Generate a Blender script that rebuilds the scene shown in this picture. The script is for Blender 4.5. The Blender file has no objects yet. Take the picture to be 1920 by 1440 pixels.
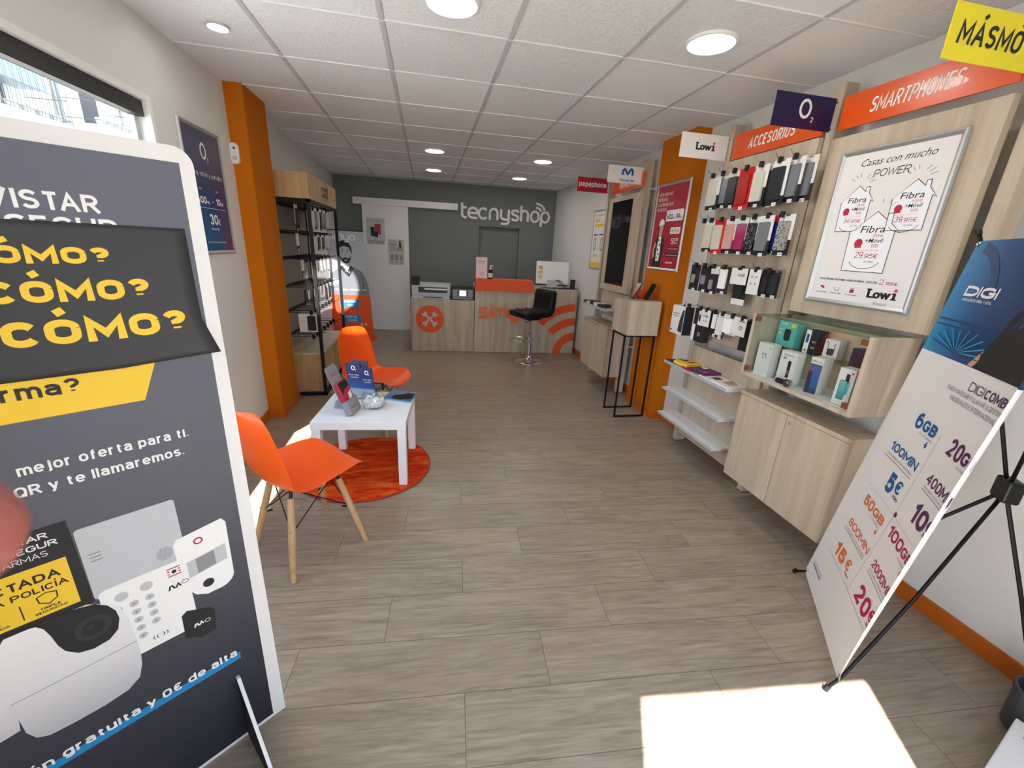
import bpy, bmesh, math, random
from mathutils import Vector, Matrix

random.seed(7)
SC = bpy.context.scene
COL = SC.collection
R = math.radians

EXPO = 0.32
SKY = 5.5
SUN = 34.0
GLINT = 22000.0
LAMPS = 40.0

# ------------------------------------------------------------------ camera
CAM_H = 1.48
YAW, PITCH, ROLL = R(11.967), R(18.146), R(3.069)
fwd = Vector((math.sin(YAW) * math.cos(PITCH), math.cos(YAW) * math.cos(PITCH), -math.sin(PITCH)))
r0 = Vector((math.cos(YAW), -math.sin(YAW), 0))
u0 = r0.cross(fwd)
rgt = r0 * math.cos(ROLL) + u0 * math.sin(ROLL)
upv = u0 * math.cos(ROLL) - r0 * math.sin(ROLL)
cd = bpy.data.cameras.new('camera')
cam = bpy.data.objects.new('camera', cd)
COL.objects.link(cam)
cam.matrix_world = Matrix(((rgt.x, upv.x, -fwd.x, 0), (rgt.y, upv.y, -fwd.y, 0), (rgt.z, upv.z, -fwd.z, CAM_H), (0, 0, 0, 1)))
cd.sensor_width = 36.0
cd.sensor_fit = 'HORIZONTAL'
cd.lens = 775.85 / 1920 * 36
cd.clip_start = 0.005
cd.clip_end = 200
cd.dof.use_dof = True
cd.dof.focus_distance = 2.4
cd.dof.aperture_fstop = 13.0
SC.camera = cam

# ------------------------------------------------------------------ sky, sun, exposure
SC.view_settings.view_transform = 'Standard'
SC.view_settings.look = 'None'
SC.view_settings.gamma = 1.0
SC.view_settings.use_curve_mapping = False
SC.view_settings.exposure = EXPO
SC.cycles.max_bounces = 10
SC.cycles.diffuse_bounces = 6
SC.cycles.glossy_bounces = 4
SC.cycles.transmission_bounces = 8
SC.cycles.transparent_max_bounces = 12
SC.cycles.sample_clamp_indirect = 8.0
SC.cycles.use_denoising = True
SC.cycles.caustics_reflective = False
SC.cycles.caustics_refractive = False

w = bpy.data.worlds.new('sky')
SC.world = w
w.use_nodes = True
nt = w.node_tree
nt.nodes.clear()
o_ = nt.nodes.new('ShaderNodeOutputWorld')
b_ = nt.nodes.new('ShaderNodeBackground')
tc = nt.nodes.new('ShaderNodeTexCoord')
sx = nt.nodes.new('ShaderNodeSeparateXYZ')
rp = nt.nodes.new('ShaderNodeValToRGB')
rp.color_ramp.elements[0].position = 0.0
rp.color_ramp.elements[0].color = (0.93, 0.965, 1.0, 1)
rp.color_ramp.elements[1].position = 0.7
rp.color_ramp.elements[1].color = (0.42, 0.62, 0.95, 1)
nt.links.new(tc.outputs['Generated'], sx.inputs[0])
nt.links.new(sx.outputs['Z'], rp.inputs[0])
nt.links.new(rp.outputs[0], b_.inputs[0])
b_.inputs[1].default_value = SKY
nt.links.new(b_.outputs[0], o_.inputs[0])


def lamp(name, kind, energy, color, loc, direction, **kw):
    d = bpy.data.lights.new(name, kind)
    d.energy = energy
    d.color = color
    for k, v in kw.items():
        setattr(d, k, v)
    o = bpy.data.objects.new(name, d)
    COL.objects.link(o)
    o.location = loc
    o.rotation_euler = Vector(direction).to_track_quat('-Z', 'Y').to_euler()
    return o


SUN_DIR = Vector((0.42, 0.91, -1.50))
lamp('sun', 'SUN', SUN, (1.0, 0.95, 0.87), (-3, -6, 9), SUN_DIR, angle=R(0.6))
# the two openings the daylight comes in by: light portals for the sky
for nm, loc, dr, sx_, sy_ in (('doorway_daylight', (0.59, -0.33, 1.14), (0.085, 1, 0), 1.0, 2.28), ('window_daylight', (-1.405, 1.47, 1.50), (1, 0, 0), 2.44, 1.2)):
    o = lamp(nm, 'AREA', 10.0, (1, 1, 1), loc, dr, shape='RECTANGLE', size=sx_, size_y=sy_)
    o.data.cycles.is_portal = True
# low glint thrown back into the shop by a sunlit window across the street
lamp('street_window_glint', 'SPOT', GLINT, (1.0, 0.97, 0.9), (3.03, -9.5, 2.2), Vector((-1.43, 6.7, 0.80)) - Vector((3.03, -9.5, 2.2)),
     spot_size=R(2.7), spot_blend=0.05, shadow_soft_size=0.03)

# ------------------------------------------------------------------ materials
MATS = {}


def lin(h):
    h = h.lstrip('#')
    out = []
    for i in (0, 2, 4):
        c = int(h[i:i + 2], 16) / 255
        out.append(c / 12.92 if c <= 0.04045 else ((c + 0.055) / 1.055) ** 2.4)
    return (*out, 1.0)


def mat(name, hexc='808080', rough=0.5, metal=0.0, spec=0.5, emit=0.0, coat=0.0):
    if name in MATS:
        return MATS[name]
    m = bpy.data.materials.new(name)
    m.use_nodes = True
    p = m.node_tree.nodes['Principled BSDF']
    p.inputs['Base Color'].default_value = lin(hexc)
    p.inputs['Roughness'].default_value = rough
    p.inputs['Metallic'].default_value = metal
    p.inputs['Specular IOR Level'].default_value = spec
    p.inputs['Coat Weight'].default_value = coat
    if emit:
        p.inputs['Emission Color'].default_value = lin(hexc)
        p.inputs['Emission Strength'].default_value = emit
    MATS[name] = m
    return m


class NG:
    def __init__(s, m):
        s.t = m.node_tree
        s.p = s.t.nodes['Principled BSDF']

    def n(s, kind, **kw):
        x = s.t.nodes.new('ShaderNode' + kind)
        for k, v in kw.items():
            setattr(x, k, v)
        return x

    def l(s, a, b):
        s.t.links.new(a, b)

    def m(s, op, a, b=None, c=None):
        x = s.n('Math', operation=op)
        for i, v in enumerate((a, b, c)):
            if v is None:
                continue
            if isinstance(v, (int, float)):
                x.inputs[i].default_value = v
            else:
                s.l(v, x.inputs[i])
        return x.outputs[0]

    def obj(s):
        return s.n('TexCoord').outputs['Object']

    def mapped(s, vec, scale, rot=(0, 0, 0), loc=(0, 0, 0)):
        x = s.n('Mapping')
        x.inputs['Scale'].default_value = scale
        x.inputs['Rotation'].default_value = rot
        x.inputs['Location'].default_value = loc
        s.l(vec, x.inputs[0])
        return x.outputs[0]

    def noise(s, vec, scale, detail=4, rough=0.55, dist=0.0):
        x = s.n('TexNoise')
        x.inputs['Scale'].default_value = scale
        x.inputs['Detail'].default_value = detail
        x.inputs['Roughness'].default_value = rough
        x.inputs['Distortion'].default_value = dist
        s.l(vec, x.inputs['Vector'])
        return x.outputs[0]

    def ramp(s, fac, stops):
        x = s.n('ValToRGB')
        e = x.color_ramp.elements
        while len(e) < len(stops):
            e.new(0.5)
        for i, (p, c) in enumerate(stops):
            e[i].position = p
            e[i].color = lin(c) if isinstance(c, str) else (c, c, c, 1)
        s.l(fac, x.inputs[0])
        return x.outputs[0]

    def mix(s, fac, a, b, mode='MIX'):
        x = s.n('Mix', data_type='RGBA', blend_type=mode)
        for i, v in ((0, fac), (6, a), (7, b)):
            if isinstance(v, (int, float)):
                x.inputs[i].default_value = v
            elif isinstance(v, str):
                x.inputs[i].default_value = lin(v)
            else:
                s.l(v, x.inputs[i])
        return x.outputs[2]

    def bump(s, h, strength, dist=0.01):
        x = s.n('Bump')
        x.inputs['Strength'].default_value = strength
        x.inputs['Distance'].default_value = dist
        s.l(h, x.inputs['Height'])
        s.l(x.outputs[0], s.p.inputs['Normal'])

    def base(s, c):
        s.l(c, s.p.inputs['Base Color'])


def wood(name, c0, c1, c2, scale=(22, 22, 1.1), rough=0.45):
    m = mat(name, c1, rough)
    g = NG(m)
    v = g.obj()
    a = g.noise(g.mapped(v, scale), 1.0, 5, 0.6, 0.6)
    b = g.noise(g.mapped(v, (scale[0] * .25, scale[1] * .25, scale[2] * .35)), 1.0, 2, 0.5, 0.3)
    f = g.m('ADD', g.m('MULTIPLY', a, 0.6), g.m('MULTIPLY', b, 0.45))
    g.base(g.ramp(f, [(0.33, c0), (0.52, c1), (0.72, c2)]))
    return m


wood('light_oak', 'a0907d', 'bcad99', 'cdc1af')
wood('counter_oak', '998875', 'b4a491', 'c8baa7')
wood('honey_oak', '96774f', 'b8966a', 'c9ab80')
wood('beech_leg', 'a8855c', 'bf9b70', 'cbaa82', (30, 30, 4))


def plaster(name, hexc, strength=0.25, scale=70.0):
    m = mat(name, hexc, 0.85, spec=0.2)
    g = NG(m)
    v = g.obj()
    g.bump(g.noise(v, scale, 5, 0.6), strength, 0.004)
    return m


plaster('white_plaster', 'dadad7', 0.35)
plaster('grey_plaster', '787d7d', 0.2)
plaster('orange_plaster', 'c06a06', 0.12)
plaster('facade_plaster', 'eee2d2', 0.2, 8)
plaster('pavement_concrete', '9c9890', 0.4, 12)
mat('orange_skirting', 'be6008', 0.5)


def floor_material():
    m = mat('floor_planks', '93877a', 0.36, spec=0.45)
    g = NG(m)
    sep = g.n('SeparateXYZ')
    g.l(g.obj(), sep.inputs[0])
    X, Y = sep.outputs[0], sep.outputs[1]
    ca, sa = math.cos(R(-3.66)), math.sin(R(-3.66))
    xp = g.m('ADD', g.m('MULTIPLY', X, ca), g.m('MULTIPLY', Y, sa))
    yp = g.m('ADD', g.m('MULTIPLY', X, -sa), g.m('MULTIPLY', Y, ca))
    ry = g.m('DIVIDE', g.m('SUBTRACT', yp, 0.1496), 0.222)
    row = g.m('FLOOR', ry)
    fy = g.m('FRACT', ry)
    ux = g.m('DIVIDE', g.m('SUBTRACT', g.m('SUBTRACT', xp, 0.0434), g.m('MULTIPLY', g.m('SUBTRACT', row, 6.0), 0.30667)), 0.92)
    colm = g.m('FLOOR', ux)
    fx = g.m('FRACT', ux)
    cid = g.n('CombineXYZ')
    g.l(colm, cid.inputs[0])
    g.l(row, cid.inputs[1])
    wn = g.n('TexWhiteNoise', noise_dimensions='2D')
    g.l(cid.outputs[0], wn.inputs[0])
    # grain runs along the plank; shift it per plank
    gv = g.n('CombineXYZ')
    g.l(g.m('ADD', g.m('MULTIPLY', xp, 2.2), g.m('MULTIPLY', wn.outputs[0], 37.0)), gv.inputs[0])
    g.l(g.m('ADD', g.m('MULTIPLY', yp, 26.0), g.m('MULTIPLY', wn.outputs[0], 91.0)), gv.inputs[1])
    n1 = g.noise(gv.outputs[0], 1.0, 6, 0.62, 1.6)
    n2 = g.noise(gv.outputs[0], 3.4, 4, 0.6, 0.8)
    f = g.m('ADD', g.m('MULTIPLY', n1, 0.65), g.m('MULTIPLY', n2, 0.35))
    c = g.ramp(f, [(0.30, '72665a'), (0.47, '948574'), (0.62, 'a89988'), (0.75, 'b6a897')])
    c = g.mix(g.m('MULTIPLY', wn.outputs[0], 0.22), c, '7d7066')
    jx = g.m('MINIMUM', g.m('MULTIPLY', fx, 0.92), g.m('MULTIPLY', g.m('SUBTRACT', 1.0, fx), 0.92))
    jy = g.m('MINIMUM', g.m('MULTIPLY', fy, 0.222), g.m('MULTIPLY', g.m('SUBTRACT', 1.0, fy), 0.222))
    j = g.m('LESS_THAN', g.m('MINIMUM', jx, jy), 0.0013)
    c = g.mix(g.m('MULTIPLY', j, 0.75), c, '4a423a')
    g.base(c)
    g.bump(g.m('SUBTRACT', g.m('MULTIPLY', f, 0.3), j), 0.12, 0.002)
    return m


def ceiling_material():
    m = mat('ceiling_tiles', 'd6d6d4', 0.9, spec=0.1)
    g = NG(m)
    v = g.obj()
    sep = g.n('SeparateXYZ')
    g.l(v, sep.inputs[0])
    ix = g.m('FLOOR', g.m('DIVIDE', g.m('ADD', sep.outputs[0], 0.194), 0.604))
    iy = g.m('FLOOR', g.m('DIVIDE', g.m('SUBTRACT', sep.outputs[1], 2.42), 0.6))
    cid = g.n('CombineXYZ')
    g.l(ix, cid.inputs[0])
    g.l(iy, cid.inputs[1])
    wn = g.n('TexWhiteNoise', noise_dimensions='2D')
    g.l(cid.outputs[0], wn.inputs[0])
    rough = g.m('GREATER_THAN', wn.outputs[0], 0.22)
    h = g.noise(v, 60.0, 4, 0.7, 0.6)
    pits = g.ramp(h, [(0.36, 0.0), (0.5, 1.0)])
    g.bump(g.m('MULTIPLY', pits, rough), 0.5, 0.004)
    c = g.mix(g.m('MULTIPLY', wn.outputs[0], 0.22), 'e6eaee', 'd0d5da')
    spots = g.m('MULTIPLY', g.m('LESS_THAN', h, 0.36), rough)
    c = g.mix(g.m('MULTIPLY', spots, 0.2), c, '9a9a98')
    g.base(c)
    return m


floor_material()
ceiling_material()
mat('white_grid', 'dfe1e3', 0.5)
mat('grid_shade', 'bdc0c3', 0.6)  # shadow line of the bars running along Y, put into their colour
mat('white_lacquer', 'e9e9ea', 0.35)
mat('white_print', 'e6e4e4', 0.6)
mat('white_card', 'dcdcda', 0.7)
mat('white_letter', 'f0f0f0', 0.6)
mat('orange_letter', 'e8641a', 0.5)
mat('black_metal', '0b0b0d', 0.5, spec=.35)
mat('black_plastic', '101012', 0.4)
mat('dark_plastic', '26272a', 0.45)
mat('matt_black', '1b1b1d', 0.7)
mat('chrome', 'd8d8da', 0.12, 1.0)
mat('brushed_steel', 'c2c6c8', 0.42, 0.75)
mat('silver_plastic', 'b9bcbe', 0.35)
mat('sign_orange', 'e0540c', 0.30, coat=0.15)
mat('chair_orange', 'f0580c', 0.42)
mat('black_leather', '070708', 0.55, spec=.3)
mat('sign_navy', '1a1548', 0.3)
mat('sign_yellow', 'f0e02a', 0.45)
mat('sign_red', 'a81932', 0.4)
mat('print_yellow', 'f2c832', 0.6)
mat('print_charcoal', '2f3034', 0.6)
mat('print_black', '1d1d20', 0.6)
mat('print_blue', '1c87c4', 0.55)
mat('logo_blue', '1766ad', 0.5)
mat('print_navy', '1b2450', 0.5)
mat('print_grey', '8b8d92', 0.6)
mat('print_light_grey', 'bfc2c8', 0.6)
mat('print_red', 'b8263f', 0.55)
mat('print_purple', '5a2458', 0.55)
mat('print_magenta', 'b31650', 0.55)
mat('print_orange', 'e2703a', 0.55)
mat('print_digi_blue', '14579a', 0.55)
mat('print_skin', 'c99a7c', 0.6)
mat('print_teal', '5fb9b5', 0.5)
mat('print_pink', 'e8407a', 0.5)
mat('copper_plastic', '9a5a44', 0.35, 0.6)

mat('rug_pile', 'd9480f', 0.95, spec=0.1)
mat('rug_edge', 'b8300a', .8)
mat('leaflet_blue', '7fa6cc', .35)
mat('nail', 'd9a099', .3)
mat('banner_grey', 'b4bac6', .6)
mat('banner_orange', 'e05218', .6)
mat('notice_pink', 'd9c3c0', .6)
mat('leaflet_cream', 'ddd9a8', .6)
mat('screen_glass', '050506', .06, spec=.6)
mat('bin_grey', '3c3e42', .5)
mat('balcony_blue', '7fa8cc', .3)


def gradient(name, stops, axis=2, lo=0.0, hi=1.0, rough=0.6):
    m = mat(name, 'ffffff', rough)
    g = NG(m)
    sep = g.n('SeparateXYZ')
    g.l(g.obj(), sep.inputs[0])
    f = g.m('DIVIDE', g.m('SUBTRACT', sep.outputs[axis], lo), hi - lo)
    g.base(g.ramp(f, stops))
    return m


def clear(name, hexc='eef4f2', rough=0.03, gloss=0.08, tint=1.0):
    m = bpy.data.materials.new(name)
    m.use_nodes = True
    t = m.node_tree
    t.nodes.clear()
    o = t.nodes.new('ShaderNodeOutputMaterial')
    mx = t.nodes.new('ShaderNodeMixShader')
    tr = t.nodes.new('ShaderNodeBsdfTransparent')
    gl = t.nodes.new('ShaderNodeBsdfGlossy')
    lw = t.nodes.new('ShaderNodeLayerWeight')
    pw = t.nodes.new('ShaderNodeMath')
    pw.operation = 'POWER'
    pw.inputs[1].default_value = 4.0
    fr = t.nodes.new('ShaderNodeMath')
    fr.operation = 'MULTIPLY_ADD'
    fr.inputs[1].default_value = 0.55
    fr.inputs[2].default_value = 0.035
    t.links.new(lw.outputs['Facing'], pw.inputs[0])
    t.links.new(pw.outputs[0], fr.inputs[0])
    tr.inputs[0].default_value = lin(hexc)
    gl.inputs['Roughness'].default_value = rough
    t.links.new(fr.outputs[0], mx.inputs[0])
    t.links.new(tr.outputs[0], mx.inputs[1])
    t.links.new(gl.outputs[0], mx.inputs[2])
    t.links.new(mx.outputs[0], o.inputs[0])
    MATS[name] = m
    return m


clear('clear_glass', 'fbfdfc')
clear('green_glass', 'ecf6f0')
clear('clear_acrylic', 'f2f5f6')
clear('smoke_acrylic', '9a9fa4')

# ------------------------------------------------------------------ mesh helpers
WM = {}


class Fr:
    """A local frame: u to the reader's right, v up, n out of the surface."""

    def __init__(s, o, u, v, n=None):
        s.o = Vector(o)
        s.u = Vector(u).normalized()
        s.v = Vector(v).normalized()
        s.n = Vector(n).normalized() if n is not None else s.u.cross(s.v).normalized()

    def p(s, a, b, c=0.0):
        return s.o + s.u * a + s.v * b + s.n * c


WORLD = Fr((0, 0, 0), (1, 0, 0), (0, 1, 0), (0, 0, 1))


def face_x(x, y, z):      # a board on the wall with the posts, read while looking along +X
    return Fr((x, y, z), (0, -1, 0), (0, 0, 1))


def face_y(x, y, z, tilt=0.0):      # a board read while looking along +Y
    return Fr((x, y, z), (1, tilt, 0), (0, 0, 1))


_txt = {}


def text_geo(body, bold):
    key = (body, bold)
    if key not in _txt:
        c = bpy.data.curves.new('t', 'FONT')
        c.body = body
        c.offset = bold
        c.resolution_u = 2
        o = bpy.data.objects.new('t', c)
        COL.objects.link(o)
        bpy.context.view_layer.update()
        m = o.to_mesh()
        vs = [(v.co.x, v.co.y) for v in m.vertices]
        fs = [tuple(p.vertices) for p in m.polygons]
        o.to_mesh_clear()
        bpy.data.objects.remove(o)
        bpy.data.curves.remove(c)
        x0 = min(v[0] for v in vs)
        x1 = max(v[0] for v in vs)
        _txt[key] = ([(x - x0, y) for x, y in vs], fs, x1 - x0)
    return _txt[key]


# ------------------------------------------------------------------ an even-pen signwriter's alphabet
def _a(cx, cy, rx, ry, a0, a1, n=10):
    return [(cx + rx * math.cos(R(a0 + (a1 - a0) * i / n)), cy + ry * math.sin(R(a0 + (a1 - a0) * i / n))) for i in range(n + 1)]


_O = _a(.5, .68, .5, .32, 0, 180) + _a(.5, .32, .5, .32, 180, 360) + [(1, .68)]
_C = [(1, .68)] + _a(.5, .68, .5, .32, 25, 180, 8) + _a(.5, .32, .5, .32, 180, 335, 8)
_C = _C[1:]
xh = .74


def _lo(pts):
    return [(x, y * xh) for x, y in pts]


_o = _lo(_a(.5, .60, .5, .40, 0, 180) + _a(.5, .40, .5, .40, 180, 360) + [(1, .6)])
_S = _a(.5, .76, .5, .24, 25, 250, 9) + _a(.5, .26, .5, .26, 70, -155, 9)
GLY = {
    'A': (.62, [[(0, 0), (.5, 1), (1, 0)], [(.17, .32), (.83, .32)]]),
    'B': (.54, [[(0, 0), (0, 1), (.5, 1)] + _a(.5, .77, .45, .23, 90, -90, 8) + [(0, .54)], [(0, .54), (.5, .54)] + _a(.5, .27, .5, .27, 90, -90, 8) + [(0, 0)]]),
    'C': (.54, [_C]), 'D': (.56, [[(0, 0), (0, 1), (.4, 1)] + _a(.4, .64, .6, .36, 90, 0, 6) + _a(.4, .36, .6, .36, 0, -90, 6) + [(0, 0)]]),
    'E': (.46, [[(1, 1), (0, 1), (0, 0), (1, 0)], [(0, .52), (.88, .52)]]), 'F': (.45, [[(1, 1), (0, 1), (0, 0)], [(0, .50), (.88, .50)]]),
    'G': (.56, [_C + [(1, .45), (.55, .45)]]), 'H': (.56, [[(0, 0), (0, 1)], [(1, 0), (1, 1)], [(0, .52), (1, .52)]]), 'I': (.0, [[(.5, 0), (.5, 1)]]),
    'J': (.42, [[(1, 1), (1, .3)] + _a(.5, .3, .5, .3, 0, -170, 8)]), 'K': (.54, [[(0, 0), (0, 1)], [(1, 1), (.0, .42)], [(.35, .62), (1, 0)]]), 'L': (.44, [[(0, 1), (0, 0), (1, 0)]]),
    'M': (.74, [[(0, 0), (0, 1), (.5, .25), (1, 1), (1, 0)]]), 'N': (.57, [[(0, 0), (0, 1), (1, 0), (1, 1)]]), 'O': (.58, [_O]),
    'P': (.53, [[(0, 0), (0, 1), (.5, 1)] + _a(.5, .71, .5, .29, 90, -90, 8) + [(0, .42)]]), 'Q': (.58, [_O, [(.6, .25), (1.0, -.08)]]),
    'R': (.54, [[(0, 0), (0, 1), (.5, 1)] + _a(.5, .73, .48, .27, 90, -90, 8) + [(0, .46)], [(.5, .46), (1, 0)]]), 'S': (.52, [_S]), 'T': (.52, [[(0, 1), (1, 1)], [(.5, 1), (.5, 0)]]),
    'U': (.56, [[(0, 1), (0, .32)] + _a(.5, .32, .5, .32, 180, 360) + [(1, 1)]]), 'V': (.60, [[(0, 1), (.5, 0), (1, 1)]]), 'W': (.86, [[(0, 1), (.25, 0), (.5, .85), (.75, 0), (1, 1)]]),
    'X': (.56, [[(0, 0), (1, 1)], [(0, 1), (1, 0)]]), 'Y': (.56, [[(0, 1), (.5, .45), (1, 1)], [(.5, .45), (.5, 0)]]), 'Z': (.50, [[(0, 1), (1, 1), (0, 0), (1, 0)]]),
    '0': (.50, [_O]), '1': (.26, [[(0, .76), (.95, 1), (.95, 0)]]), '2': (.49, [_a(.5, .70, .48, .30, 170, -30, 9) + [(0, 0), (1, 0)]]),
    '3': (.49, [_a(.45, .75, .5, .25, 155, -75, 9) + [(.45, .52)], [(.45, .52)] + _a(.45, .26, .55, .26, 80, -155, 9)]), '4': (.54, [[(.74, 0), (.74, 1), (0, .28), (1, .28)]]),
    '5': (.49, [[(.95, 1), (.14, 1), (.07, .50)] + _a(.48, .32, .52, .32, 135, -155, 10)]), '6': (.50, [_a(.5, .32, .5, .32, 180, 540, 16), [(0, .32)] + _a(.55, .55, .55, .45, 180, 65, 8)]),
    '7': (.46, [[(0, 1), (1, 1), (.32, 0)]]), '8': (.50, [_a(.5, .76, .46, .24, -90, 270, 16), _a(.5, .26, .5, .26, 90, 450, 16)]), '9': (.50, [_a(.5, .68, .5, .32, 0, 360, 16), [(1, .68)] + _a(.45, .45, .55, .45, 0, -115, 8)]),
    '€': (.52, [[(x * .85 + .15, y) for x, y in _C], [(-.05, .58), (.75, .58)], [(-.05, .40), (.7, .40)]]), '+': (.44, [[(0, .42), (1, .42)], [(.5, .10), (.5, .74)]]),
    ',': (.08, [[(.6, .04), (.0, -.20)]]), '.': (.0, [[(.5, 0), (.5, .10)]]), '-': (.3, [[(0, .40), (1, .40)]]), '/': (.34, [[(0, -.05), (1, 1.05)]]),
    '?': (.46, [_a(.5, .74, .48, .26, 165, -40, 9) + [(.5, .42), (.5, .30)], [(.5, 0), (.5, .12)]]),
    '¿': (.46, [[(1 - x, .78 - y) for x, y in _a(.5, .74, .48, .26, 165, -40, 9) + [(.5, .42), (.5, .30)]], [(.5, .78), (.5, .66)]]),
    '&': (.6, [[(1, 0), (.2, .7)] + _a(.45, .78, .28, .22, 200, -20, 8) + [(.1, .35)] + _a(.4, .25, .4, .25, 150, 350, 8)]), ' ': (.26, []),
    'a': (.46, [_lo(_a(.45, .72, .5, .28, 160, 0, 7) + [(.95, 0)]), _lo([(.95, .58), (.45, .58)] + _a(.45, .29, .45, .29, 90, 270, 8) + [(.7, .03), (.95, .22)])]),
    'b': (.48, [[(0, 0), (0, 1)], _o]), 'c': (.44, [_lo(_a(.5, .60, .5, .40, 25, 180, 7) + _a(.5, .40, .5, .40, 180, 335, 7))]), 'd': (.48, [[(1, 0), (1, 1)], _o]),
    'e': (.47, [_lo([(0, .50), (1, .50), (1, .6)] + _a(.5, .60, .5, .40, 0, 180) + _a(.5, .40, .5, .40, 180, 325, 7))]),
    'f': (.30, [[(.35, 0), (.35, .75)] + _a(.85, .75, .5, .25, 180, 85, 5), [(0, .70), (.95, .70)]]), 'g': (.48, [_o, [(1, xh), (1, -.08)] + _a(.5, -.08, .5, .2, 0, -150, 8)]),
    'h': (.46, [[(0, 0), (0, 1)], [(0, .42)] + _lo(_a(.5, .62, .5, .38, 180, 0, 9)) + [(1, 0)]]), 'i': (.0, [[(.5, 0), (.5, xh)], [(.5, .88), (.5, 1.0)]]), 'j': (.16, [[(1, xh), (1, -.15), (.2, -.26)], [(1, .88), (1, 1)]]),
    'k': (.46, [[(0, 0), (0, 1)], [(.95, xh), (0, .30)], [(.35, .44), (1, 0)]]), 'l': (.0, [[(.5, 0), (.5, 1)]]), 'm': (.76, [[(0, 0), (0, xh)]] + [[(x0, 0.42)] + _lo(_a(x0 + .25, .62, .25, .38, 180, 0, 8)) + [(x0 + .5, 0)] for x0 in (0, .5)]),
    'n': (.46, [[(0, 0), (0, xh)], [(0, .42)] + _lo(_a(.5, .62, .5, .38, 180, 0, 9)) + [(1, 0)]]), 'o': (.48, [_o]), 'p': (.48, [[(0, xh), (0, -.27)], _o]), 'q': (.48, [[(1, xh), (1, -.27)], _o]),
    'r': (.28, [[(0, 0), (0, xh)], [(0, .42)] + _lo(_a(.8, .62, .8, .38, 180, 80, 6))]), 's': (.42, [_lo(_S)]), 't': (.30, [[(.4, .98), (.4, .22)] + _a(.85, .22, .45, .22, 180, 280, 5), [(0, .72), (1, .72)]]),
    'u': (.46, [_lo([(0, 1), (0, .38)] + _a(.5, .38, .5, .38, 180, 360)), [(1, xh), (1, 0)]]), 'v': (.46, [_lo([(0, 1), (.5, 0), (1, 1)])]), 'w': (.68, [_lo([(0, 1), (.25, 0), (.5, .9), (.75, 0), (1, 1)])]),
    'x': (.46, [_lo([(0, 0), (1, 1)]), _lo([(0, 1), (1, 0)])]), 'y': (.46, [_lo([(0, 1), (.52, .0)]), [(1, xh), (.35, -.27), (.1, -.27)]]), 'z': (.42, [_lo([(0, 1), (1, 1), (0, 0), (1, 0)])]),
}
for _b, _c in (('O', 'Ó'), ('A', 'Á'), ('I', 'Í')):
    GLY[_c] = (GLY[_b][0], GLY[_b][1] + [[(.36, 1.10), (.72 if _b != 'I' else .95, 1.30)]])
for _b, _c in (('o', 'ó'), ('a', 'á')):
    GLY[_c] = (GLY[_b][0], GLY[_b][1] + [[(.38, .86), (.7, 1.04)]])
GLY['í'] = (.0, [[(.5, 0), (.5, xh)], [(.3, .86), (1.6, 1.04)]])
GLY['ñ'] = (GLY['n'][0], GLY['n'][1] + [[(.1, .88), (.35, .96), (.65, .88), (.9, .96)]])


KERN = {'TA': .13, 'AV': .12, 'VI': -.02, 'LT': .08, 'PA': .06, 'TO': .03, 'YL': .05, 'RT': .04}


def pen_text(mb, body, u, v, h, w_, F, d, bold, slant, align):
    t = h * min(.24, .095 + 2.5 * max(bold, 0))
    if body in '+€':
        t = min(t, h * .17)
    nb = sum(1 for c in body if c != ' ')
    flex = sum(GLY[c][0] * h for c in body) - sum(KERN.get(body[i:i + 2], 0) * h for i in range(len(body)))
    k = 1.0
    for it in range(3):
        gap = h * .075 + t * .25
        fixed = t * nb + gap * (len(body) - 1)
        if w_ and flex > 1e-9:
            k = (w_ - fixed) / flex
            if k < .6:                        # tight: narrower gaps, then a thinner pen
                gap *= .6
                t *= .85 if it < 2 else 1.0
                fixed = t * nb + gap * (len(body) - 1)
                k = max(.3, (w_ - fixed) / flex)
            elif it == 0 and nb > 1:
                t *= min(1.2, max(.9, k ** .5))
    tot = fixed + flex * k
    u -= {'l': 0, 'c': tot / 2, 'r': tot}[align]
    x = u
    for ic, c in enumerate(body):
        gw = GLY[c][0] * h * k
        if c == ' ':
            x += gw + gap
            continue
        hh = h - t
        for pl in GLY[c][1]:
            pts = []
            for (a, b) in pl:
                px = x + t / 2 + (a * gw if gw > 1e-9 else (a - .5) * h * .3)
                py = v + t / 2 + b * hh + (t * 1.05 if b > 1.05 or (b > .85 and c in 'óáíñ') else 0)
                pts.append((px + (py - v) * slant, py))
            # run straight ends out to the full height of the letter
            for e, f in ((0, 1), (-1, -2)):
                if pl[e][1] in (0, 1, xh) and abs(pl[e][0] - pl[f][0]) < .6 and abs(pl[e][1] - pl[f][1]) > .3:
                    q = Vector(pts[e]) - Vector(pts[f])
                    if q.length > 1e-9:
                        q = q.normalized() * (t / 2 / max(.5, abs(q.normalized().y)))
                        pts[e] = (pts[e][0] + q.x, pts[e][1] + q.y)
            mb.stroke(pts, t, F, d, closed=False)
        x += gw + t + gap - (KERN.get(body[ic:ic + 2], 0) * h * k)


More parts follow.
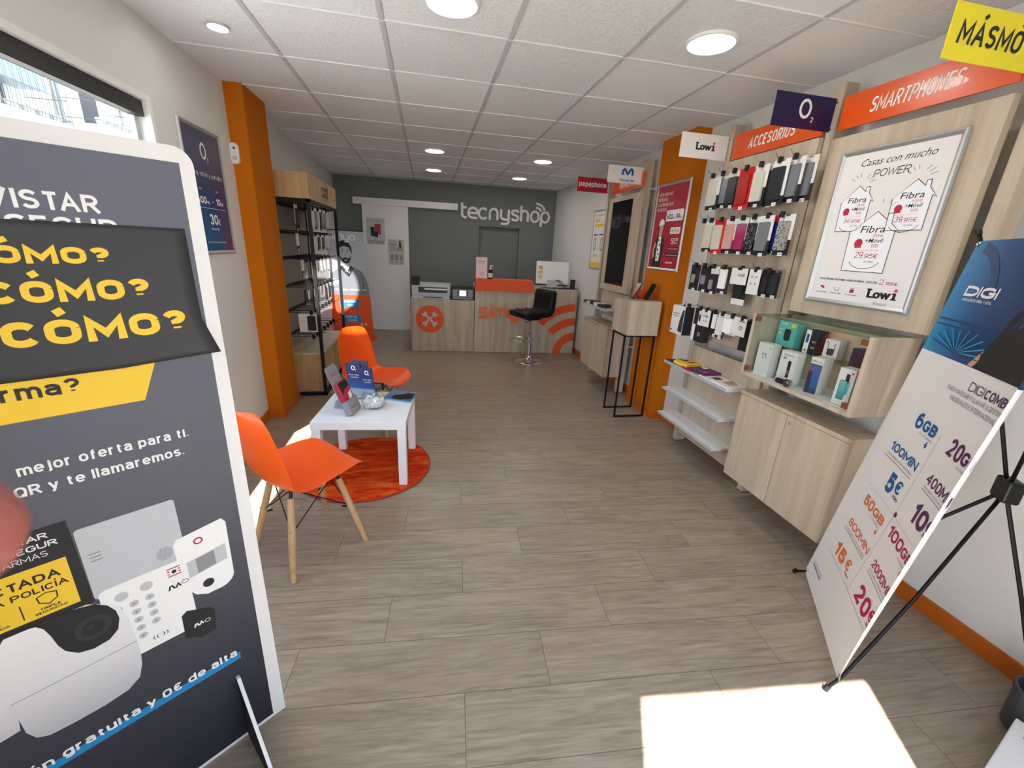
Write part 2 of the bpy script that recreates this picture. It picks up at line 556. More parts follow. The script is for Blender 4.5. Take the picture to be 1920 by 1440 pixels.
class MB:
    def __init__(s):
        s.v = []
        s.f = []
        s.mi = []
        s.mats = []
        s.cur = 0
        s.nk = 0

    def use(s, name):
        m = MATS[name]
        if m not in s.mats:
            s.mats.append(m)
        s.cur = s.mats.index(m)
        return s

    def add(s, vs, fs):
        b = len(s.v)
        s.v += [tuple(v) for v in vs]
        s.f += [tuple(i + b for i in f) for f in fs]
        s.mi += [s.cur] * len(fs)
        return s

    def box(s, a, b, F=WORLD):
        (x0, y0, z0), (x1, y1, z1) = a, b
        vs = [F.p(x, y, z) for z in (z0, z1) for y in (y0, y1) for x in (x0, x1)]
        return s.add(vs, [(0, 2, 3, 1), (4, 5, 7, 6), (0, 1, 5, 4), (2, 6, 7, 3), (0, 4, 6, 2), (1, 3, 7, 5)])

    def poly(s, pts, F=WORLD, d=0.0):
        return s.add([F.p(x, y, d) for x, y in pts], [tuple(range(len(pts)))])

    def prism(s, pts, d0, d1, F=WORLD):
        n = len(pts)
        vs = [F.p(x, y, d0) for x, y in pts] + [F.p(x, y, d1) for x, y in pts]
        fs = [tuple(range(n))[::-1], tuple(range(n, 2 * n))] + [(i, (i + 1) % n, n + (i + 1) % n, n + i) for i in range(n)]
        return s.add(vs, fs)

    def rect(s, u0, v0, u1, v1, F=WORLD, d=0.0):
        return s.poly([(u0, v0), (u1, v0), (u1, v1), (u0, v1)], F, d)

    def disc(s, cx, cy, r, F=WORLD, d=0.0, n=28, ry=None, a0=0, a1=360):
        ry = ry or r
        pts = [(cx + r * math.cos(R(a0 + (a1 - a0) * i / n)), cy + ry * math.sin(R(a0 + (a1 - a0) * i / n))) for i in range(n + (a1 - a0 < 360))]
        return s.poly(pts, F, d)

    def tube(s, pts, r, n=8, closed=False, caps=True):
        pts = [Vector(p) for p in pts]
        m = len(pts)
        rs = r if isinstance(r, (list, tuple)) else [r] * m
        b = []
        prev = None
        for i, p in enumerate(pts):
            if closed:
                t = (pts[(i + 1) % m] - pts[i - 1]).normalized()
            else:
                t = (pts[min(i + 1, m - 1)] - pts[max(i - 1, 0)]).normalized()
            if prev is None:
                a = Vector((0, 0, 1)) if abs(t.z) < 0.9 else Vector((1, 0, 0))
            else:
                a = prev
            x = (a - t * a.dot(t)).normalized()
            prev = x
            y = t.cross(x)
            for k in range(n):
                an = 2 * math.pi * k / n
                b.append(p + (x * math.cos(an) + y * math.sin(an)) * rs[i])
        fs = []
        for i in range(m if closed else m - 1):
            j = (i + 1) % m
            for k in range(n):
                fs.append((i * n + k, i * n + (k + 1) % n, j * n + (k + 1) % n, j * n + k))
        if caps and not closed:
            fs.append(tuple(range(n))[::-1])
            fs.append(tuple((m - 1) * n + k for k in range(n)))
        return s.add(b, fs)

    def lathe(s, prof, c=(0, 0, 0), n=28, F=WORLD):
        c = Vector(c)
        vs = []
        for r, z in prof:
            for k in range(n):
                an = 2 * math.pi * k / n
                vs.append(F.p(c.x + r * math.cos(an), c.y + r * math.sin(an), c.z + z))
        fs = []
        for i in range(len(prof) - 1):
            for k in range(n):
                fs.append((i * n + k, i * n + (k + 1) % n, (i + 1) * n + (k + 1) % n, (i + 1) * n + k))
        fs.append(tuple(range(n))[::-1])
        fs.append(tuple((len(prof) - 1) * n + k for k in range(n)))
        return s.add(vs, fs)

    def grid(s, rows, closed=False):
        n = len(rows[0])
        vs = [p for r in rows for p in r]
        fs = [(i * n + k, i * n + k + 1, (i + 1) * n + k + 1, (i + 1) * n + k) for i in range(len(rows) - 1) for k in range(n - 1)]
        return s.add(vs, fs)

    def text(s, body, u, v, h, w_, F, d=0.0008, bold=0.0, slant=0.0, align='l', bf=False):
        """cap height h, total width w_ (None: natural), baseline at v."""
        if not bf and all(c in GLY for c in body):
            pen_text(s, body, u, v, h, w_, F, d, bold, slant, align)
            return s
        fat = bold if bold > 0.012 else 0.0
        vs, fs, tw = text_geo(body, 0.0 if fat else bold)
        sy = h / 0.682 * (1 if not fat else 0.682 / (0.682 + 1.2 * fat))
        sxx = (w_ / (tw + 2 * fat)) if w_ else sy
        W_ = (tw + 2 * fat) * sxx
        u -= {'l': 0, 'c': W_ / 2, 'r': W_}[align]
        offs = [(fat, 0.0)] if not fat else [(fat + fat * math.cos(R(a_)), 0.6 * fat + 0.6 * fat * math.sin(R(a_))) for a_ in range(0, 360, 45)]
        for k_, (ox, oy) in enumerate(offs):
            s.add([F.p(u + (x + ox) * sxx + (y + oy) * sy * slant, v + (y + oy) * sy, d + k_ * 3e-5) for x, y in vs], fs)
        return s

    def stroke(s, pts, w_, F, d=0.0008, depth=0.0, closed=False):
        """a pen line of even width along pts."""
        s.nk += 1
        d += 2e-5 * (s.nk % 25)
        P = [Vector((x, y)) for x, y in pts]
        m = len(P)
        L, Rr = [], []
        for i in range(m):
            a = P[i - 1] if (i > 0 or closed) else P[i]
            b = P[(i + 1) % m] if (i < m - 1 or closed) else P[i]
            t1 = (P[i] - a)
            t2 = (b - P[i])
            if t1.length < 1e-9:
                t1 = t2
            if t2.length < 1e-9:
                t2 = t1
            t1 = t1.normalized()
            t2 = t2.normalized()
            nn = Vector((-t1.y - t2.y, t1.x + t2.x))
            if nn.length < 1e-6:
                nn = Vector((-t1.y, t1.x))
            nn.normalize()
            k = max(0.5, nn.dot(Vector((-t1.y, t1.x))))
            L.append(P[i] + nn * w_ / 2 / k)
            Rr.append(P[i] - nn * w_ / 2 / k)
        e = m if closed else m - 1
        for i in range(e):
            j = (i + 1) % m
            q = [(L[i].x, L[i].y), (Rr[i].x, Rr[i].y), (Rr[j].x, Rr[j].y), (L[j].x, L[j].y)]
            if depth:
                s.prism(q, d - depth, d, F)
            else:
                s.poly(q, F, d)
        return s

    def build(s, name, material=None, parent=None, bevel=0.0, smooth=False, segs=2, label=None):
        me = bpy.data.meshes.new(name)
        vs = s.v
        if parent is not None:
            inv = WM[parent.name].inverted()
            M = WM[parent.name]
        else:
            xs = [v[0] for v in vs]
            ys = [v[1] for v in vs]
            zs = [v[2] for v in vs]
            M = Matrix.Translation(((min(xs) + max(xs)) / 2, (min(ys) + max(ys)) / 2, min(zs)))
            inv = M.inverted()
        me.from_pydata([inv @ Vector(v) for v in vs], [], s.f)
        for m in ([MATS[material]] if material else s.mats):
            me.materials.append(m)
        if not material:
            me.polygons.foreach_set('material_index', s.mi)
        bm = bmesh.new()
        bm.from_mesh(me)
        bmesh.ops.recalc_face_normals(bm, faces=bm.faces)
        bm.to_mesh(me)
        bm.free()
        if smooth:
            me.polygons.foreach_set('use_smooth', [True] * len(me.polygons))
        o = bpy.data.objects.new(name, me)
        COL.objects.link(o)
        if parent is not None:
            o.parent = parent
            WM[o.name] = M
        else:
            o.matrix_world = M
            WM[o.name] = M
        if bevel:
            b = o.modifiers.new('bevel', 'BEVEL')
            b.width = bevel
            b.segments = segs
            b.limit_method = 'ANGLE'
            b.angle_limit = R(40)
        if label:
            o['label'] = label
        return o


def arc(cx, cy, r, a0, a1, n=12, ry=None):
    ry = ry or r
    return [(cx + r * math.cos(R(a0 + (a1 - a0) * i / n)), cy + ry * math.sin(R(a0 + (a1 - a0) * i / n))) for i in range(n + 1)]


def rrect(u0, v0, u1, v1, r, n=5):
    return arc(u1 - r, v0 + r, r, -90, 0, n) + arc(u1 - r, v1 - r, r, 0, 90, n) + arc(u0 + r, v1 - r, r, 90, 180, n) + arc(u0 + r, v0 + r, r, 180, 270, n)


def tag(o, label, cat, group=None):
    o['label'] = label
    o['category'] = cat
    if group:
        o['group'] = group
    return o


def thing(name, label, cat, loc=(0, 0, 0), group=None, rz=0.0):
    o = bpy.data.objects.new(name, None)
    o.empty_display_size = 0.1
    COL.objects.link(o)
    o.location = loc
    o.rotation_euler = (0, 0, rz)
    WM[o.name] = Matrix.Translation(loc) @ Matrix.Rotation(rz, 4, 'Z')
    return tag(o, label, cat, group)


def struct(o):
    o['kind'] = 'structure'
    return o


def dup(root, loc, rz, label, group=None):
    r = root.copy()
    COL.objects.link(r)
    r.location = loc
    r.rotation_euler = (0, 0, rz)
    r['label'] = label
    if group:
        r['group'] = group
    for ch in list(root.children):
        c = ch.copy()
        COL.objects.link(c)
        c.parent = r
        for g in list(ch.children):
            d = g.copy()
            COL.objects.link(d)
            d.parent = c
    return r


# ------------------------------------------------------------------ the room
CZ = 2.45
LX, RX = -1.34, 2.20
FRONT = -0.35
BL, BR = Vector((-1.46, 7.653, 0)), Vector((2.20, 7.50, 0))
BU = (BR - BL).normalized()
BACK = Fr((0, 7.592, 0), BU, (0, 0, 1))       # read looking at the back wall

m = MB()
m.poly([(-1.6, -0.36), (2.35, -0.36), (2.35, 7.9), (-1.6, 7.9)], d=0.0)
struct(m.build('floor', 'floor_planks'))
o = bpy.data.objects['floor']
o.data.transform(Matrix.Translation(o.location))
o.location = (0, 0, 0)
m = MB()
m.poly([(-30, -30), (30, -30), (30, 40), (-30, 40)], d=-0.03)
struct(m.build('ground', 'pavement_concrete'))
m = MB()
m.box((-1.6, -0.5, CZ), (2.4, 7.9, CZ + 0.12))
struct(m.build('ceiling', 'ceiling_tiles'))
o = bpy.data.objects['ceiling']
o.data.transform(Matrix.Translation(o.location))
o.location = (0, 0, 0)
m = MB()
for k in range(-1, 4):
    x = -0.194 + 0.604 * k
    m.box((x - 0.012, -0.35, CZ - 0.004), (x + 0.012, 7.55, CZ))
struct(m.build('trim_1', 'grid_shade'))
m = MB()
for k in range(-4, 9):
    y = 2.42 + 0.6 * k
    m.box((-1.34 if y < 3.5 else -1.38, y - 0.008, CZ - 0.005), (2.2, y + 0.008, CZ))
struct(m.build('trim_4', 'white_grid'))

# wall with the side window
WY0, WY1, WZ0, WZ1 = 0.25, 2.69, 0.90, 2.10
m = MB()
t = LX - 0.075
m.box((t, FRONT - 0.15, 0), (LX, WY0, CZ))
m.box((t, WY1, 0), (LX, 4.05, CZ))
m.box((t, WY0, 0), (LX, WY1, WZ0))
m.box((t, WY0, WZ1), (LX, WY1, CZ))
m.prism([(t, 4.05), (LX, 4.05), (-1.46, 7.653), (t - 0.16, 7.8)], 0, CZ)
struct(m.build('wall_left', 'white_plaster'))
m = MB()
m.box((RX, FRONT - 0.15, 0), (RX + 0.15, 7.8, CZ))
struct(m.build('wall_right', 'white_plaster'))
m = MB()
DX0, DX1, DZ = 0.10, 1.07, 2.20
FW = Fr((DX1, FRONT, 0), (1, -0.085, 0), (0, 0, 1), (0.085, 1, 0))     # the shopfront runs a little askew
m.box((-2.7, 0, -0.15), (DX0 - DX1, CZ, 0), FW)
m.box((0, 0, -0.15), (1.28, CZ, 0), FW)
m.box((DX0 - DX1, DZ, -0.15), (0, CZ, 0), FW)
struct(m.build('wall_front', 'white_plaster'))
m = MB()
DW = DX0 - DX1
m.box((DW, 0, -0.14), (DW + 0.02, DZ - 0.02, 0.01), FW)
m.box((-0.02, 0, -0.14), (0, DZ - 0.02, 0.01), FW)
m.box((DW, DZ - 0.02, -0.14), (0, DZ, 0.01), FW)
struct(m.build('trim_2', 'white_lacquer'))
# back wall with a shallow niche
m = MB()
N0, N1, NZ = 0.875, 1.58, 1.81
m.box((-1.7, 0, -0.25), (N0, CZ, 0), BACK)
m.box((N1, 0, -0.25), (2.45, CZ, 0), BACK)
m.box((N0, NZ, -0.25), (N1, CZ, 0), BACK)
m.box((N0, 0, -0.25), (N1, NZ, -0.10), BACK)
struct(m.build('wall_back', 'grey_plaster'))

m = MB()
m.box((LX, 3.60, 0), (-1.222, 4.03, CZ))
struct(m.build('pillar', 'orange_plaster'))
m = MB()
PX = 2.075
m.box((PX, 3.335, 0), (RX, 3.84, CZ))
struct(m.build('pillar', 'orange_plaster'))
BBH = 0.075
m = MB()
m.box((LX, FRONT, 0), (LX + 0.013, 3.60, BBH))
m.prism([(LX, 4.03), (LX + 0.013, 4.03), (-1.445, 7.64), (-1.46, 7.65)], 0, BBH)
m.box((LX, 3.587, 0), (-1.209, 4.043, BBH))
struct(m.build('baseboard_left', 'orange_skirting'))
m = MB()
m.box((RX - 0.014, FRONT, 0), (RX, 7.5, BBH))
m.box((PX - 0.013, 3.322, 0), (RX, 3.853, BBH))
struct(m.build('baseboard_right', 'orange_skirting'))

# window: white frame, black blind cassette, pane
m = MB()
f = 0.028
m.box((LX - 0.05, WY0, WZ1 - f), (LX + 0.008, WY1, WZ1))
m.box((LX - 0.05, WY1 - f, WZ0 + f), (LX + 0.008, WY1, WZ1 - f))
m.box((LX - 0.05, WY0, WZ0 + f), (LX + 0.008, WY0 + f, WZ1 - f))
m.box((LX - 0.05, WY0, WZ0), (LX + 0.03, WY1, WZ0 + f))
win = struct(m.build('window_1', 'white_lacquer'))
m = MB()
m.box((LX - 0.070, WY0 + f, WZ1 - 0.098), (LX - 0.020, WY1 - f - .001, WZ1 - 0.029))
struct(m.build('roller_blind_cassette', 'dark_plastic', win))
m = MB()
m.box((LX - 0.062, WY0 + f, WZ0 + f), (LX - 0.057, WY1 - f, WZ1 - 0.098))
struct(m.build('glass_pane', 'clear_glass', win))
m = MB()
m.box((LX - 0.074, WY1 - f - 0.030, WZ0 + f), (LX - 0.050, WY1 - f, WZ1 - 0.098))
struct(m.build('outer_frame', 'silver_plastic', win))

# sliding door on its rail
m = MB()
m.box((-1.03, 0.0, 0.03), (-0.30, 2.04, 0.065), BACK)
d = struct(m.build('door_1', 'white_lacquer', bevel=0.003))
m = MB()
m.box((-1.157, 2.033, 0.002), (0.51, 2.135, 0.09), BACK)
struct(m.build('trim_3', 'white_lacquer', bevel=0.002))

# ------------------------------------------------------------------ ceiling lamps
def downlight(x, y, r, label, group='round recessed ceiling lights', power=1.0):
    t_ = thing('downlight', label, 'ceiling light', (x, y, CZ), group)
    m = MB()
    F = Fr((x, y, CZ), (1, 0, 0), (0, -1, 0), (0, 0, -1))
    m.lathe([(r, 0.0), (r, 0.010), (r * 0.93, 0.014), (r * 0.84, 0.010), (r * 0.84, 0.006)], n=40, F=F)
    m.build('ring', 'white_lacquer' if r > .08 else 'silver_plastic', t_, smooth=False)
    m = MB()
    m.disc(0, 0, r * 0.84, F, 0.0105, 36)
    m.build('diffuser', 'lamp_glow', t_)
    return t_


mat('lamp_glow', 'fffaf2', 0.5, emit=LAMPS)
downlight(0.115, 2.166, 0.115, 'round ceiling light cut by the top edge of the photo')
downlight(1.325, 2.14, 0.115, 'big round ceiling light near the smartphones sign')
downlight(-1.0, 2.73, 0.05, 'small metal spotlight in the smooth ceiling above the window wall', 'small ceiling spot')
downlight(0.093, 5.16, 0.112, 'nearer of the two round ceiling lights in line with the sliding door')
downlight(0.10, 6.42, 0.112, 'round ceiling light nearest the grey wall above the printers')
downlight(1.32, 5.17, 0.112, 'nearer of the two round ceiling lights in line with the bar stool')
downlight(1.325, 6.50, 0.112, 'round ceiling light nearest the grey wall above the wall lettering')

# ------------------------------------------------------------------ alarm totem board in front
BF = Fr((-0.488, 1.072, 0), (0.788, 0.615, 0), (0, 0, 1))
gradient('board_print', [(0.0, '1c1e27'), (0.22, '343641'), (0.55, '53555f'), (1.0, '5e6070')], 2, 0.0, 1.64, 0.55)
bt = thing('promotional_board', 'tall grey and white alarm advertising board standing at the shop entrance', 'advertising board', BF.p(-0.4, 0))
BW, BH = 0.85, 1.642
m = MB()
m.prism([(-BW, 0), (0.012, 0)] + arc(0.012 - 0.035, BH - 0.035, 0.035, 0, 90, 8) + arc(-BW + 0.035, BH - 0.035, 0.035, 90, 180, 8), -0.012, 0.0, BF)
m.build('board', 'white_print', bt)
m = MB()
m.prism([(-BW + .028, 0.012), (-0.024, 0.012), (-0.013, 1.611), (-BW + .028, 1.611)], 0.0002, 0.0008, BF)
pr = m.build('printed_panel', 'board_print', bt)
D1 = 0.0012
m = MB().use('white_letter')
m.text('MOVISTAR', -0.150, 1.503, 0.0305, 0.195, BF, D1, 0.034, align='r')
m.text('PROSEGUR', -0.130, 1.462, 0.0305, 0.232, BF, D1, 0.034, align='r')
m.build('heading', None, bt)
m = MB().use('white_letter')
m.text('mejor oferta para ti.', -0.089, 1.020, 0.0215, 0.265, BF, D1, 0.035, align='r')
m.build('body_lettering', None, bt)
m = MB().use('white_letter')
m.text('QR y te llamaremos.', -0.104, 0.977, 0.0215, 0.262, BF, D1, 0.035, align='r')
m.build('body_lettering', None, bt)
m = MB().use('white_letter')
m.text('ón gratuita y 0€ de alta', -0.084, 0.322, 0.0245, 0.40, BF, 0.0022, 0.035, align='r')
m.build('footer_lettering', None, bt)
m = MB()
m.rect(-0.52, 0.305, -0.077, 0.328, BF, 0.0015)
m.build('underline', 'print_blue', bt)
m = MB()
m.poly([(-0.62, 1.26), (-0.100, 1.26), (-0.150, 1.126), (-0.62, 1.126)], BF, D1)
yb = m.build('yellow_band', 'print_yellow', bt)
m = MB()
m.text('alarma?', -0.240, 1.167, 0.029, 0.165, BF, 0.0018, 0.035, align='r')
m.build('band_lettering', 'print_black', bt)
# stuck-on dark card whose lower corner curls off the board
CV0, CV1 = 1.203, 1.4835


def card_pt(u, v, d_=0.0):
    a = min(1, max(0, (CV1 - v) / (CV1 - CV0)))
    b = min(1, max(0, ((u + .62) / .596 * 12 - 9) / 3))
    lift = 0.003 + 0.022 * max(0, a - 0.35) ** 1.5 * b ** 2 + 0.003 * a
    return BF.p(u + 0.024 * max(0, a - 0.70) / 0.3 * b, v + 0.012 * a * b, lift + d_)


class CardMB(MB):
    def add(s, vs, fs):
        out = []
        for q in vs:
            q = Vector(q) - BF.o
            out.append(card_pt(q.dot(BF.u), q.dot(BF.v), q.dot(BF.n)))
        return MB.add(s, out, fs)


rows = [[card_pt(-0.62 + 0.596 * k / 24, CV1 + (CV0 - CV1) * i / 24) for k in range(25)] for i in range(25)]
m = MB().grid(rows)
cdm = m.build('stuck_card', 'print_charcoal', bt, smooth=True)
sol = cdm.modifiers.new('thick', 'SOLIDIFY')
sol.thickness = 0.0015
sol.offset = -1


m = CardMB().use('print_yellow')
for (ur, vb, hh, ww) in ((-0.152, 1.411, 0.0300, 0.216), (-0.103, 1.3425, 0.0385, 0.259), (-0.053, 1.264, 0.0465, 0.312)):
    m.text('¿CÓMO?', ur, vb, hh, ww, BF, 0.0012, 0.058, align='r')
m.build('card_lettering', None, bt)
# printed picture of the alarm kit
m = MB().use('print_black')
m.poly([(-0.56, 0.90), (-0.315, 0.903), (-0.312, 0.688), (-0.56, 0.688)], BF, D1)
m.use('print_yellow').poly([(-0.56, 0.822), (-0.331, 0.822), (-0.331, 0.704), (-0.56, 0.704)], BF, D1 + .0003)
m.use('white_letter')
m.text('MOVISTAR', -0.345, 0.878, 0.013, 0.105, BF, D1 + .0003, 0.02, align='r')
m.text('PROSEGUR', -0.335, 0.858, 0.013, 0.112, BF, D1 + .0003, 0.02, align='r')
m.text('ALARMAS', -0.352, 0.838, 0.013, 0.082, BF, D1 + .0003, 0.0, align='r')
m.use('print_black')
m.text('CONECTADA', -0.345, 0.785, 0.019, 0.165, BF, D1 + .0006, 0.035, align='r')
m.text('CON LA POLICÍA', -0.338, 0.762, 0.014, 0.165, BF, D1 + .0006, 0.03, align='r')
m.rect(-0.411, 0.713, -0.409, 0.748, BF, D1 + .0006)
m.stroke([(-0.386, 0.752), (-0.372, 0.757), (-0.358, 0.752), (-0.359, 0.738), (-0.372, 0.729), (-0.385, 0.738)], 0.0022, BF, D1 + .0006, closed=True)
m.text('TRIPLE', -0.372, 0.719, 0.0055, 0.030, BF, D1 + .0006, 0.03, align='c')
m.text('SEGURIDAD', -0.372, 0.711, 0.0055, 0.046, BF, D1 + .0006, 0.03, align='c')
m.text('VIDEO', -0.455, 0.719, 0.0055, 0.030, BF, D1 + .0006, 0.03, align='c')
m.text('VIGILANCIA', -0.452, 0.711, 0.0055, 0.046, BF, D1 + .0006, 0.03, align='c')
m.stroke([(-0.476, 0.748), (-0.446, 0.752), (-0.440, 0.744), (-0.446, 0.734), (-0.474, 0.732)], 0.0022, BF, D1 + .0006, closed=True)
m.build('printed_alarm_sign', None, bt)
m = MB().use('print_light_grey')
m.prism(rrect(-0.311, 0.69, -0.143, 0.873, 0.008), D1, D1 + .0004, BF)
m.use('print_grey')
for k in range(3):
    m.rect(-0.300, 0.786 + .009 * k, -0.281, 0.789 + .009 * k, BF, D1 + .0007)
for k in range(7):
    hw = 0.016 * math.sqrt(max(0.05, 1 - ((k - 3) / 3.6) ** 2))
    m.rect(-0.181 - hw, 0.722 + .005 * k, -0.181 + hw, 0.7242 + .005 * k, BF, D1 + .0007)
m.build('printed_control_hub', None, bt)
m = MB().use('white_letter')
m.prism([(-0.164, 0.748), (-0.157, 0.762), (-0.06, 0.776), (-0.052, 0.762), (-0.054, 0.625)] + arc(-0.088, 0.605, 0.034, -10, -90, 6) + [(-0.118, 0.571), (-0.142, 0.585), (-0.160, 0.62)], D1 + .0006, D1 + .001, BF)
m.use('print_light_grey').poly([(-0.147, 0.640), (-0.062, 0.652), (-0.062, 0.700), (-0.147, 0.688)], BF, D1 + .0013)
m.use('print_grey').poly([(-0.128, 0.645), (-0.088, 0.651), (-0.088, 0.694), (-0.128, 0.688)], BF, D1 + .0014)
m.use('print_black').disc(-0.112, 0.604, 0.0125, BF, D1 + .0013)
m.use('print_red').disc(-0.115, 0.738, 0.010, BF, D1 + .0013)
m.use('white_letter').disc(-0.115, 0.738, 0.006, BF, D1 + .0015)
m.build('printed_motion_camera', None, bt)
m = MB().use('white_letter')
m.prism(rrect(-0.305, 0.492, -0.149, 0.706, 0.012), D1 + .0008, D1 + .0011, BF)
m.use('print_light_grey')
for (x, y, r_) in [(-0.271, 0.672, .012), (-0.227, 0.672, .012)] + [(-0.283 + .0285 * c_, 0.640 - .0245 * r2, .0085) for r2 in range(5) for c_ in range(3) if not (r2 == 4 and c_ != 1)]:
    m.disc(x, y, r_, BF, D1 + .0013, 18)
m.use('print_grey')
for (x, y) in [(-0.283 + .0285 * c_, 0.640 - .0245 * r2) for r2 in range(5) for c_ in range(3) if not (r2 == 4 and c_ != 1)]:
    m.disc(x, y, .0028, BF, D1 + .0015, 8)
m.use('print_red')
for k in range(4):
    m.rect(-0.186, 0.668 + .007 * k, -0.160, 0.671 + .007 * k, BF, D1 + .0013)
m.use('white_letter').disc(-0.173, 0.680, 0.009, BF, D1 + .0015)
m.use('print_black').disc(-0.173, 0.680, 0.005, BF, D1 + .0016)
wave = [(-.012, -.006), (-.009, .005), (-.005, .006), (-.001, -.003), (.003, -.003), (.007, .006), (.012, -.004)]
m.stroke([(-0.178 + a, 0.636 + b) for a, b in wave], 0.004, BF, D1 + .0013)
m.stroke(arc(-0.157, 0.640, 0.007, 0, 360, 14, .005), 0.0015, BF, D1 + .0013)
m.text('((·))', -0.225, 0.515, 0.010, 0.03, BF, D1 + .0013, align='c')
m.build('printed_keypad', None, bt)
m = MB().use('print_black')
m.poly([(-0.180, 0.541), (-0.168, 0.550), (-0.121, 0.527), (-0.112, 0.512), (-0.117, 0.450), (-0.150, 0.447), (-0.182, 0.470)], BF, D1 + .0012)
m.use('white_letter').stroke([(-0.150 + a * .8, 0.492 + b * .8) for a, b in wave], 0.0035, BF, D1 + .0015)
m.stroke(arc(-0.131, 0.492, 0.006, 0, 360, 12, .005), 0.0012, BF, D1 + .0015)
m.build('printed_stickers', None, bt)
gradient('camera_print', [(0.0, 'b9b9bf'), (0.5, 'e2e2e4'), (1.0, 'efefef')], 2, 0.40, 0.70)
m = MB().use('camera_print')
m.poly([(-0.60, 0.69), (-0.50, 0.70), (-0.452, 0.668), (-0.464, 0.50), (-0.469, 0.458), (-0.52, 0.452), (-0.60, 0.46)], BF, D1 + .0014)
body = [(-0.443, 0.690), (-0.405, 0.690), (-0.36, 0.692), (-0.325, 0.690), (-0.296, 0.670), (-0.279, 0.648), (-0.271, 0.615), (-0.268, 0.57), (-0.267, 0.503), (-0.271, 0.463), (-0.281, 0.429), (-0.305, 0.410), (-0.349, 0.403), (-0.403, 0.403), (-0.437, 0.406), (-0.454, 0.418),
        (-0.464, 0.445), (-0.466, 0.50), (-0.468, 0.56), (-0.463, 0.63), (-0.455, 0.672)]
m.poly(body, BF, D1 + .0017)
m.use('print_black')
m.poly([(-0.418, 0.692), (-0.401, 0.688), (-0.392, 0.675), (-0.386, 0.649), (-0.382, 0.621), (-0.375, 0.599), (-0.359, 0.579), (-0.336, 0.571), (-0.309, 0.575), (-0.291, 0.592), (-0.284, 0.62), (-0.286, 0.644), (-0.296, 0.666), (-0.314, 0.683), (-0.337, 0.690), (-0.37, 0.694)], BF, D1 + .002)
m.use('print_charcoal').disc(-0.326, 0.626, 0.030, BF, D1 + .0023)
m.use('print_black').disc(-0.326, 0.626, 0.019, BF, D1 + .0025)
m.use('print_charcoal').disc(-0.330, 0.630, 0.006, BF, D1 + .0027)
m.use('print_grey').stroke([(-0.467, 0.531), (-0.36, 0.533), (-0.268, 0.536)], 0.0018, BF, D1 + .002)
m.build('printed_camera', None, bt)
# slotted foot
FF = Fr(BF.p(-0.095, 0, 0), BF.n, (0, 0, 1))
m = MB().use('matt_black')
m.prism([(0.003, 0.002), (0.25, 0.0), (0.25, 0.014), (0.012, 0.243), (0.003, 0.243)], -0.003, 0.003, FF)
m.use('white_print')
m.prism([(0.25, 0.0), (0.256, 0.004), (0.018, 0.252), (0.003, 0.250), (0.003, 0.243), (0.012, 0.243), (0.25, 0.014)], -0.0045, 0.0045, FF)
m.build('foot', None, bt)

# ------------------------------------------------------------------ chairs
def chair_shell():
    prof = [(0.248, 0.398, .050), (0.246, 0.404, .095), (0.238, 0.415, .140), (0.222, 0.426, .172), (0.190, 0.434, .200), (0.12, 0.434, .222), (0.02, 0.424, .232), (-0.08, 0.418, .232), (-0.150, 0.432, .230),
            (-0.188, 0.475, .226), (-0.206, 0.54, .220), (-0.222, 0.62, .212), (-0.238, 0.70, .202), (-0.250, 0.76, .185), (-0.257, 0.795, .155), (-0.260, 0.812, .105)]
    rows = []
    for i, (x, z, hw) in enumerate(prof):
        row = []
        for k in range(9):
            q = -1 + k / 4
            a = min(1, max(0, (i - 6) / 4))
            up = 0.035 * abs(q) ** 2.2 * (1 - a) * (1 if i > 3 else .3)
            fw = 0.060 * abs(q) ** 2.2 * a
            row.append(Vector((x + fw, hw * q, z + up)))
        rows.append(row)
    return rows


